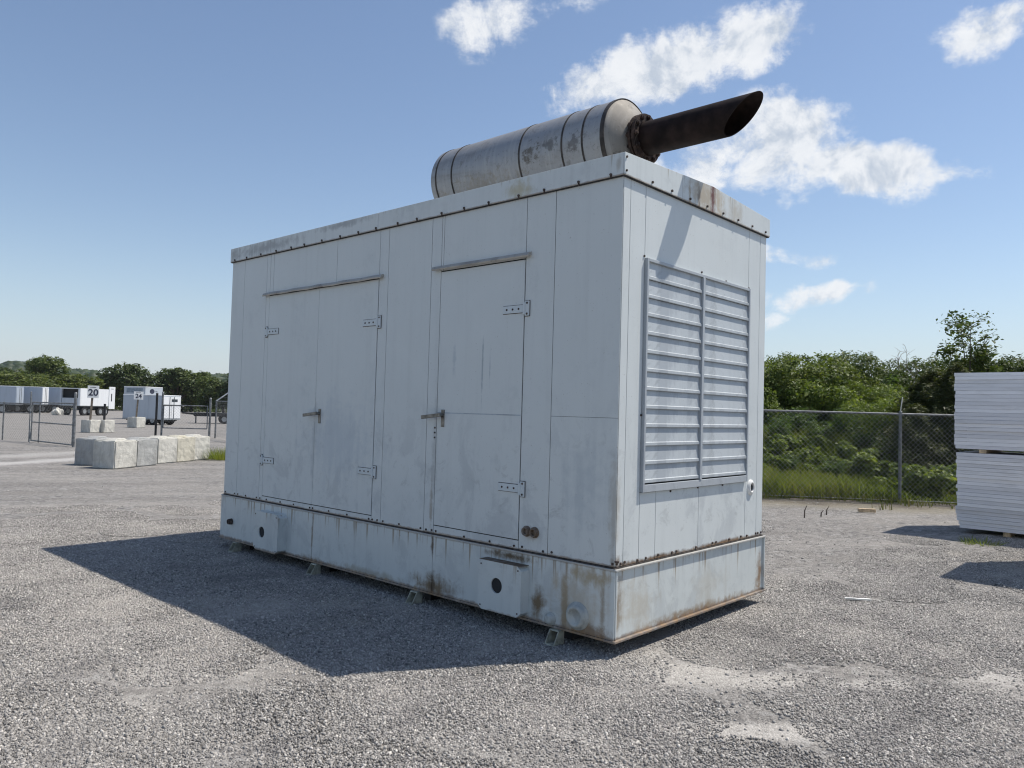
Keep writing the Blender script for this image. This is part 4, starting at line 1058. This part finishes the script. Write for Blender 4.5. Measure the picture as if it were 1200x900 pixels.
F_GRASS = foliage('grass_blades', [(0.0345, 0.05, 0.0132), (0.092, 0.125, 0.0264), (0.1955, 0.235, 0.055), (0.23, 0.22, 0.077)], .45, .55)

# left background trees, 125-175 m away
tm_a = make_tree('tree', lobes_round(16, 3.4, 3.0, 5.6, 1.9, 1), 9000, .42, F_DARK, .30, 2.4, 1)
tm_b = make_tree('tree', lobes_round(18, 3.9, 2.4, 4.9, 1.8, 2), 9000, .42, F_YEL, .28, 2.0, 2)
tm_c = make_tree('tree', lobes_round(15, 2.9, 3.6, 5.8, 1.7, 3), 9000, .40, F_MID, .28, 2.2, 3)
def pix_az(x, y=475):   # azimuth of a photo column, for the plan of the far tree line
    c = fw*1.0 + rt*((x-600)/901) - up*((y-450)/901); return math.degrees(math.atan2(c.y, c.x))
gt = 'trees along the far side of the yard'
far = [ # photo column, distance, width scale, height scale, kind, label
    (-22, 135, 1.05, .86, 0, 'dark tree at the very left edge behind the grey trailers'),
    (14, 132, 1.0, .83, 1, 'broad green tree above the left semi-trailer'),
    (33, 150, .7, .80, 2, 'tree showing between the broad left tree and the tall feathery one'),
    (54, 140, .85, 1.02, 2, 'taller feathery topped tree above the gap between the semi-trailers'),
    (80, 136, 1.1, .86, 1, 'broad yellow-green tree above the white open trailer'),
    (104, 142, .7, .55, 1, 'low sloping tree right of the broad yellow-green tree'),
    (145, 138, 1.0, 1.05, 0, 'big rounded tree standing alone left of the grey cargo trailer'),
    (163, 150, .6, .66, 1, 'smaller green tree leaning against the right side of the lone rounded tree'),
    (207, 140, 1.0, 1.0, 0, 'dark tall tree above the white end of the cargo trailer'),
    (224, 143, .85, .88, 2, 'tree at the right shoulder of the dark tall tree'),
    (243, 132, .62, .72, 2, 'narrow tree left of the generator edge'),
    (262, 128, .8, .72, 0, 'dark tree touching the left edge of the generator'),
    (120, 150, .5, .40, 0, 'low dark bush between the yellow-green trees and the lone rounded tree'),
    (184, 152, .7, .40, 0, 'low dark bush in the gap below the white building')]
for i, (px, ds, sw, sh, kd, lb) in enumerate(far):
    x, y = polar(pix_az(px), ds); me, tm = (tm_a, tm_b, tm_c)[kd]
    place('tree', me, tm, x, y, -.05, (sw, sw, sh*.82), i*1.7, lb, 'tree', gt)
for i in range(12):   # the line goes on behind the generator
    x, y = polar(61.0-i*2.6, 125+rnd.uniform(-8, 12)); me, tm = (tm_a, tm_b, tm_c)[i % 3]
    place('tree', me, tm, x, y, -.05, (1.0, 1.0, rnd.uniform(.75, 1.0)), i*2.1, f'tree {["first","second","third","fourth","fifth","sixth","seventh","eighth","ninth","tenth","eleventh","twelfth"][i]} from the left in the far row behind the generator', 'tree', 'trees hidden behind the generator')
# low scrub under the far trees
def scrub():
    n = 16000; a_ = np.radians(rng.uniform(30, 84, n)); d_ = rng.uniform(142, 156, n); P = np.stack([d_*np.cos(a_), d_*np.sin(a_), rng.random(n)**1.3*1.9*(.6+.4*np.sin(a_*140)+.3*np.sin(a_*53))], -1)
    o = link('scrub', leaf_mesh('scrub', leaves(P, .55, seed=3), F_DARK)); tag(o, 'dark scrub along the foot of the far trees', 'scrub', kind='stuff')
scrub()

# hills
def hills():
    a_ = np.radians(np.linspace(-40, 130, 220)); d_ = np.linspace(300, 1500, 46)
    A_, D_ = np.meshgrid(a_, d_, indexing='ij'); deg = np.degrees(A_)
    prof = np.clip((D_-330)/420, 0, 1); prof = prof*prof*(3-2*prof)
    crest = 20 + 4.5*np.sin(deg*.22+2.4) + 2.5*np.sin(deg*.61+.5) + 1.2*np.sin(deg*1.7)
    Z = prof*crest - 1.0; X = D_*np.cos(A_); Y = D_*np.sin(A_)
    n0, n1 = X.shape; ii = (np.arange(n0-1)[:, None]*n1 + np.arange(n1-1)[None]).ravel(); q = np.stack([ii, ii+n1, ii+n1+1, ii+1], -1).ravel()
    m = simple('hill_ground', (.035, .05, .02), .9, 0, .2, .05)
    o = link('hills', fast_mesh('hills', np.stack([X, Y, Z], -1).reshape(-1, 3), 4, q, m, True)); tag(o, kind='structure')
    # the wood on them
    bm = bmesh.new(); bmesh.ops.create_icosphere(bm, subdivisions=2, radius=1); bv = np.array([v.co for v in bm.verts]); bf = np.array([[v.index for v in f.verts] for f in bm.faces]); bm.free()
    n = 1500; aa = np.radians(np.concatenate([rng.uniform(60, 84, 1250), rng.uniform(5, 60, 250)])); dd = 400 + 380*np.sqrt(rng.random(n)); dg = np.degrees(aa)
    pr = np.clip((dd-330)/420, 0, 1); pr = pr*pr*(3-2*pr); cr = 20 + 4.5*np.sin(dg*.22+2.4) + 2.5*np.sin(dg*.61+.5) + 1.2*np.sin(dg*1.7); z = pr*cr - 1
    s = rng.uniform(3.4, 6.2, n)
    P = bv[None]*(1+rng.normal(0, .16, (n, len(bv), 1)))*np.stack([s, s, s*.95], -1)[:, None]
    P += np.stack([dd*np.cos(aa), dd*np.sin(aa), z+s*.5], -1)[:, None]
    idx = (bf[None] + (np.arange(n)*len(bv))[:, None, None]).ravel()
    mw = foliage('far_wood', [(.018, .030, .012), (.035, .055, .018), (.06, .082, .026)], .1, .01)
    w = link('far_wood', fast_mesh('far_wood', P.reshape(-1, 3), 3, idx, mw)); tag(w, 'wooded hillside far beyond the yard', 'wood', kind='stuff')
hills()

# right-hand bank behind the fence
def bank_z(s): 
    q = np.clip((s-.3)/6.5, 0, 1); return -.02 + 1.15*q*q*(3-2*q)
def bank():
    t = np.linspace(-7.1, 60, 90); s = np.concatenate([np.linspace(-.15, 8, 30), np.linspace(9, 90, 14)])
    T, S = np.meshgrid(t, s, indexing='ij'); Z = bank_z(S)*np.clip((T+7.1)/1.5, 0, 1) + .05*fbm(T*1.1, S*1.1, 5, 2)*np.clip(S/2, 0, 1) + .012
    X = FP[0] + FD[0]*T + FN[0]*S; Y = FP[1] + FD[1]*T + FN[1]*S
    n0, n1 = X.shape; ii = (np.arange(n0-1)[:, None]*n1 + np.arange(n1-1)[None]).ravel(); q = np.stack([ii, ii+1, ii+n1+1, ii+n1], -1).ravel()
    m = simple('bank_earth', (.045, .055, .022), .9, 0, .3, 2.0, .5)
    o = link('grass_bank', fast_mesh('grass_bank', np.stack([X, Y, Z], -1).reshape(-1, 3), 4, q, m, True)); tag(o, kind='structure')
bank()
def grass(n, tr, sr, hmin, hmax, name, label, m, seed, zf=bank_z, dens=None):
    r_ = np.random.default_rng(seed); t = r_.uniform(*tr, n); s = r_.uniform(*sr, n)
    hm = .5 + .5*fbm(t*1.3, s*1.3, seed, 3)
    if dens: k = dens(t, s) > r_.random(n); t, s, hm = t[k], s[k], hm[k]; n = len(t)
    X = FP[0] + FD[0]*t + FN[0]*s; Y = FP[1] + FD[1]*t + FN[1]*s; Z = zf(s)
    h = (hmin + (hmax-hmin)*np.clip(hm, 0, 1))*r_.uniform(.6, 1.2, n); w = r_.uniform(.006, .014, n); a_ = r_.uniform(0, 2*np.pi, n)
    lean = r_.normal(0, .30, (n, 2)) + np.array([-.10, .06]); base = np.stack([X, Y, Z], -1); sd_ = np.stack([np.cos(a_), np.sin(a_), 0*a_], -1)*w[:, None]
    mid = base + np.stack([lean[:, 0]*h*.35, lean[:, 1]*h*.35, h*.62], -1); tip = base + np.stack([lean[:, 0]*h, lean[:, 1]*h, h*.95], -1)
    P = np.stack([base-sd_, base+sd_, mid+sd_*.8, mid-sd_*.8, tip+sd_*.15, tip-sd_*.15], 1).reshape(-1, 3)
    f = np.array([[0, 1, 2, 3], [3, 2, 4, 5]]); idx = (f[None] + (np.arange(n)*6)[:, None, None]).ravel()
    o = link(name, fast_mesh(name, P, 4, idx, m)); tag(o, label, 'grass', kind='stuff')
grass(80000, (-7, 9), (.12, 6.5), .10, .56, 'tall_grass', 'tall sunlit green grass on the bank behind the chain-link fence', F_GRASS, 21)
grass(7500, (-7, 9), (-1.5, .2), .03, .20, 'fence_weeds', 'short dry weeds and tufts along the foot of the fence', foliage('dry_weeds', [(.09, .08, .035), (.12, .14, .05), (.20, .17, .09)], .3, 2), 22, lambda s: 0*s, lambda t, s: np.clip(.05+.7*fbm(t*2.0, s*3.0, 31, 2)+.45*(s > -.3)-.25*(s < -.8), 0, 1))

def tuft(x, y, n, r0_, h, label, seed):
    r_ = np.random.default_rng(seed); a_ = r_.uniform(0, 6.283, n); q = r0_*np.sqrt(r_.random(n)); X = q*np.cos(a_); Y = q*np.sin(a_)
    hh = h*r_.uniform(.4, 1.1, n); w = .006; sd_ = np.stack([np.cos(a_*3), np.sin(a_*3), 0*a_], -1)*w; base = np.stack([X, Y, 0*X-.01], -1)
    tip = base + np.stack([X*.5+r_.normal(0, .05, n), Y*.5+r_.normal(0, .05, n), hh], -1); P = np.stack([base-sd_, base+sd_, tip+sd_*.1, tip-sd_*.1], 1).reshape(-1, 3)
    o = link('grass_tuft', fast_mesh('grass_tuft', P, 4, np.arange(n*4), F_GRASS)); o.location = (x, y, 0); tag(o, label, 'grass tuft')
tuft(11.0, 21.3, 1500, .75, .34, 'bright green grass tuft at the right end of the concrete block row', 41)
tuft(11.9, 2.35, 160, .22, .10, 'tiny green weed patch in the gravel between the two shadows at right', 42)

# shrubs and trees on the bank
b1 = make_tree('shrub', lobes_round(22, 1.15, .85, 1.15, .62, 11), 19000, .085, F_BUSH, .05, .4, 11)
b2 = make_tree('shrub', lobes_round(20, 1.2, 1.0, 1.35, .60, 12), 19000, .075, F_MID, .06, .5, 12)
b3 = make_tree('shrub', lobes_round(20, 1.1, .75, .85, .5, 13), 16000, .07, F_WEED, .03, .25, 13)
b9 = make_tree('shrub', lobes_round(16, 1.2, .75, .75, .45, 19), 2600, .20, F_WEED, .02, .2, 19, flat=.1)
def spray_shrub(seed):
    """arching stems carrying long leaves in ranks"""
    r_ = random.Random(seed); st = MB(); pts = []; dirs = []
    for k in range(26):
        a_ = r_.uniform(0, 6.283); h = r_.uniform(1.3, 2.5); sp = r_.uniform(.15, .75)
        prev = Vector((0, 0, -.05)); path = [prev]
        for i in range(1, 8):
            q = i/7; p = Vector((math.cos(a_)*sp*q**1.6, math.sin(a_)*sp*q**1.6, h*(q-.12*q**3))); path.append(p)
            if q > .25:
                for j in range(16):
                    b_ = r_.uniform(0, 6.283); w_ = path[-2].lerp(p, r_.random()); L_ = r_.uniform(.05, .42)*(1.1-.4*q)
                    pts.append(w_ + Vector((math.cos(b_)*L_, math.sin(b_)*L_, -.25*L_))); dirs.append((math.cos(b_)*.4, math.sin(b_)*.4, .6))
        st.tube(path, [.016-.0017*i for i in range(8)], 5)
    return leaf_mesh('crown', leaves(np.array(pts), .13, np.array(dirs), aspect=.36, seed=seed), F_SUMAC), st.mesh('trunk', BARK)
b4 = spray_shrub(5)
def cedar(seed):
    r_ = np.random.default_rng(seed); n = 26000; h = r_.random(n)**.8; a_ = r_.uniform(0, 6.283, n)
    rad = (1.05*(1-h)**.75 + .10)*(1 + .28*np.sin(a_*5+h*21) + .2*np.sin(a_*3-h*33)) * (1-.45*r_.random(n)**2); z = .15 + h*2.9
    P = np.stack([rad*np.cos(a_), rad*np.sin(a_), z + .1*r_.normal(size=n)], -1); d_ = np.stack([np.cos(a_)*.5, np.sin(a_)*.5, .5+0*a_], -1)
    t = MB().tube([(0, 0, -.1), (0, 0, 1.5), (.03, 0, 2.9)], [.10, .07, .015], 8)
    return leaf_mesh('crown', leaves(P, .085, d_, aspect=.3, seed=seed), F_CEDAR), t.mesh('trunk', BARK)
b5 = cedar(6)
def sparse_tree(seed, nleaf=5200, h=4.4, bare=False):
    r_ = random.Random(seed); st = MB(); pts = []
    stems = []
    for (lx, ly, hh) in ((.35, .1, 1.0), (-.55, .2, .93), (.75, -.2, .80), (-.15, -.3, .86), (.05, .45, .72)):
        tk = [Vector((lx*.1, ly*.1, -.1)), Vector((lx*.30, ly*.3, h*hh*.4)), Vector((lx*.55, ly*.6, h*hh*.72)), Vector((lx*1.05, ly*1.1, h*hh))]
        st.tube(tk, [.030, .024, .014, .004], 6); stems.append(tk)
    tips = []
    for k in range(64):
        q = r_.uniform(.15, 1.0)**.8; tk = stems[k % 5]; i0 = min(2, int(q*3)); b_ = tk[i0].lerp(tk[i0+1], q*3-i0); a_ = r_.uniform(0, 6.283); L_ = r_.uniform(.25, .75)*(1.25-q*.7)
        e = b_ + Vector((math.cos(a_)*L_, math.sin(a_)*L_, r_.uniform(.1, .8)*L_)); m_ = b_.lerp(e, .5) + Vector((0, 0, .07)); st.tube([b_, m_, e], [.010, .007, .003], 5); tips.append((m_, e))
        e2 = m_ + Vector((r_.uniform(-.3, .3), r_.uniform(-.3, .3), r_.uniform(0, .35))); st.tube([m_, e2], [.005, .002], 4); tips.append((m_, e2))
    if bare: return None, st.mesh('trunk', simple('dead_bark', (.20, .17, .14), .9, 0, .2))
    for (a_, e) in tips:
        k = r_.random()**1.5*(1.5 if a_.z < h*.72 else .45)
        for j in range(int(nleaf/len(tips)*(.05+1.7*k))):
            p = a_.lerp(e, r_.uniform(.35, 1.1)); pts.append(p + Vector((r_.gauss(0, .10), r_.gauss(0, .10), r_.gauss(0, .09))))
    return leaf_mesh('crown', leaves(np.array(pts), .11, aspect=.5, seed=seed), F_MID), st.mesh('trunk', BARK)
b6 = sparse_tree(8); b7 = sparse_tree(9, h=3.0, bare=True)
b8 = make_tree('tree', lobes_round(20, 1.7, 1.5, 2.6, .85, 14), 22000, .11, F_DARK, .10, 1.2, 14)
gb = 'shrubs on the bank behind the fence'
wl = ['nearest the generator edge', 'left of the bright grass patch', 'above the bright grass patch', 'in the middle of the open fence bay', 'right of the bright grass patch', 'left of the fence post', 'behind the fence post', 'right of the fence post', 'beside the foam panels']
def on_bank(px, dist):
    x, y = polar(pix_az(px, 490), dist); s = (x-FP[0])*FN[0] + (y-FP[1])*FN[1]; return x, y, float(bank_z(np.array(s)))
for i, (kind, px, ds, s, lb) in enumerate([
    (b1, 905, 24.5, 1.0, 'rounded light green bush right beside the generator edge'),
    (b1, 948, 25.0, 1.06, 'rounded bush second from the generator, with pale leaf clumps'),
    (b2, 984, 26.5, 1.08, 'dark green bush between the pale clumps and the long leaved shrub'),
    (b1, 1012, 25.0, .86, 'low bush at the foot of the long leaved shrub'),
    (b2, 1052, 26.0, .84, 'low dark bush left of the dark cedar'),
    (b3, 915, 23.8, .95, 'weedy shrub low on the bank nearest the generator'),
    (b3, 958, 24.2, 1.0, 'weedy shrub low on the bank in the middle of the fence bay'),
    (b3, 1004, 24.0, .95, 'weedy shrub low on the bank in front of the long leaved shrub'),
    (b3, 1038, 21.8, .85, 'weedy shrub left of the fence post'),
    (b2, 1160, 26.5, .96, 'dark bush rising behind the foam panel bundles'),
    (b1, 868, 25.5, 1.0, 'light green bush hidden behind the generator corner'),
    (b2, 838, 27.0, 1.0, 'dark green bush hidden behind the generator'),
    (b2, 1215, 25.5, 1.0, 'dark bush just outside the right edge behind the panels'),
    (b1, 1262, 24.0, 1.0, 'light bush outside the right edge behind the panels'),
    (b2, 930, 30.0, 1.18, 'taller bush in the second row behind the rounded light green bushes'),
    (b2, 1075, 30.0, 1.12, 'taller bush in the second row behind the dark cedar')]):
    x, y, z = on_bank(px, ds); place('shrub', *kind, x, y, z-.05, (s, s, s*rnd.uniform(.96, 1.04)), i*1.3, lb, 'shrub', gb)
for i, (px, ds, sc, lb) in enumerate([(912, 21.2, .46, 'nearest the generator'), (936, 22.2, .52, 'second from the generator'), (962, 21.4, .44, 'third from the generator'), (990, 22.4, .55, 'fourth from the generator'), (1018, 21.0, .48, 'fifth from the generator'), (1042, 20.4, .46, 'just left of the fence post'),
        (926, 19.3, .26, 'low in front, left part of the bay'), (978, 19.0, .28, 'low in front, middle of the bay'), (1010, 19.4, .34, 'low in front, right part of the bay')]):
    x, y, z = on_bank(px, ds); place('tall_weed', *b4, x, y, z-.03, (sc*1.3, sc*1.3, sc), i*1.9, 'arching long leaved weed on the bank ' + lb, 'weeds', 'arching weeds on the bank behind the fence')
for i, (px, ds, sc) in enumerate([(903, 19.2, .30), (922, 20.4, .40), (948, 20.9, .34), (968, 19.6, .30), (994, 20.6, .36), (1030, 19.6, .48), (1052, 18.9, .40), (1074, 18.6, .42), (1108, 18.7, .46)]):
    x, y, z = on_bank(px, ds); place('weed_clump', *b9, x, y, z-.03, (sc*1.25, sc*1.25, sc), i*2.2, 'low leafy weed clump in the grass ' + wl[i], 'weeds', 'leafy weeds in the grass behind the fence')
x, y, z = on_bank(1030, 25.2); place('shrub', *b4, x, y, z-.05, (1.0, 1.0, 1.0), .3, 'upright shrub of long light leaves standing above the bushes left of the bare twigs', 'shrub', gb)
x, y, z = on_bank(972, 24.0); place('shrub', *b4, x, y, z-.05, (.95, .95, .96), 2.0, 'second long leaved shrub showing above the rounded bushes', 'shrub', gb)
x, y, z = on_bank(1094, 21.2); place('cedar', *b5, x, y, z-.35, (1.25, 1.25, .84), 0, 'dark dense cedar behind the fence post beside the foam panels', 'tree')
x, y, z = on_bank(1072, 19.9); place('cedar', *b5, x, y, z-.25, (.85, .85, .62), 2.2, 'lower dark cedar close behind the fence post', 'tree')
x, y, z = on_bank(1120, 20.6); place('cedar', *b5, x, y, z-.25, (1.0, 1.0, .90), 4.0, 'dark cedar partly hidden by the left end of the foam bundles', 'tree')
x, y, z = on_bank(1136, 24.6); place('sparse_tree', *b6, x, y, z-.05, (1.05, 1.05, .80), .6, 'thin open tree rising highest above the foam panel bundles', 'tree')
x, y, z = on_bank(1062, 27.0); o = empty('dead_sapling', (x, y, z-.05), 0, 'bare leafless sapling between the long leaved shrub and the cedar', 'tree'); o.scale = (.7, .7, .93); link('trunk', b7[1], o)
x, y, z = on_bank(1196, 31.0); place('tree', *b8, x, y, z-.9, (1.0, 1.0, .92), 0, 'dark rounded tree at the right edge above the panels', 'tree')
x, y, z = on_bank(1150, 34.0); place('tree', *b8, x, y, z-1.1, (.9, .9, .90), 2, 'dark tree behind the thin open tree', 'tree')

# ------------------------------------------------------------------ small debris
o = MB().obox((14.21, 4.51, .045), (.085, -.115, 0), (.03, .022, 0), (0, 0, .03)).build('wood_offcut', WOOD, None, .004, 1); tag(o, 'short pale wood offcut lying by the foot of the fence', 'wood scrap')
o = MB().obox((7.22, 2.36, .016), (.06, -.09, .0), (.012, .008, 0), (0, 0, .006)).build('plastic_strip', simple('white_plastic', (.75, .73, .68), .5)); tag(o, 'thin white strip lying on the gravel right of the generator', 'litter')
for (px_, py_, h, lb) in ((12.55, 4.95, .20, 'dark dead stem nearest the generator in the gravel'), (13.3, 4.87, .14, 'short dark dead stem beside the wood offcut'), (13.0, 4.85, .10, 'smallest dark dead stem between the other two')):
    o = MB().tube([(px_, py_, -.02), (px_+.01, py_, h*.6), (px_+.05, py_-.02, h)], [.012, .010, .005], 6).build('dead_weed', BARK); tag(o, lb, 'dead stem', 'dead stems by the fence')
o = MB(); bm = bmesh.new(); bmesh.ops.create_icosphere(bm, subdivisions=3, radius=.5)
for v in bm.verts: v.co *= 1 + .25*math.sin(v.co.x*9+v.co.z*5)*math.cos(v.co.y*8); v.co.z *= .8
me = bpy.data.meshes.new('pale_boulder'); bm.to_mesh(me); bm.free(); me.materials.append(CON[0]); o = link('pale_boulder', me); o.location = (*polar(72.95, 88.0), .3); tag(o, 'pale boulder on the ground in front of the right grey trailer', 'boulder')

# ------------------------------------------------------------------ haze
def haze():
    m = bpy.data.materials.new('haze_air'); m.use_nodes = True; t = m.node_tree; t.nodes.clear()
    v = t.nodes.new('ShaderNodeVolumePrincipled'); v.inputs['Color'].default_value = (.86, .92, 1.0, 1); v.inputs['Density'].default_value = .00010; v.inputs['Anisotropy'].default_value = .2
    o = t.nodes.new('ShaderNodeOutputMaterial'); t.links.new(v.outputs[0], o.inputs['Volume'])
    h = MB().box(-3600, 3600, -3600, 3600, -3, 60).build('haze', m); h['kind'] = 'stuff'
haze()
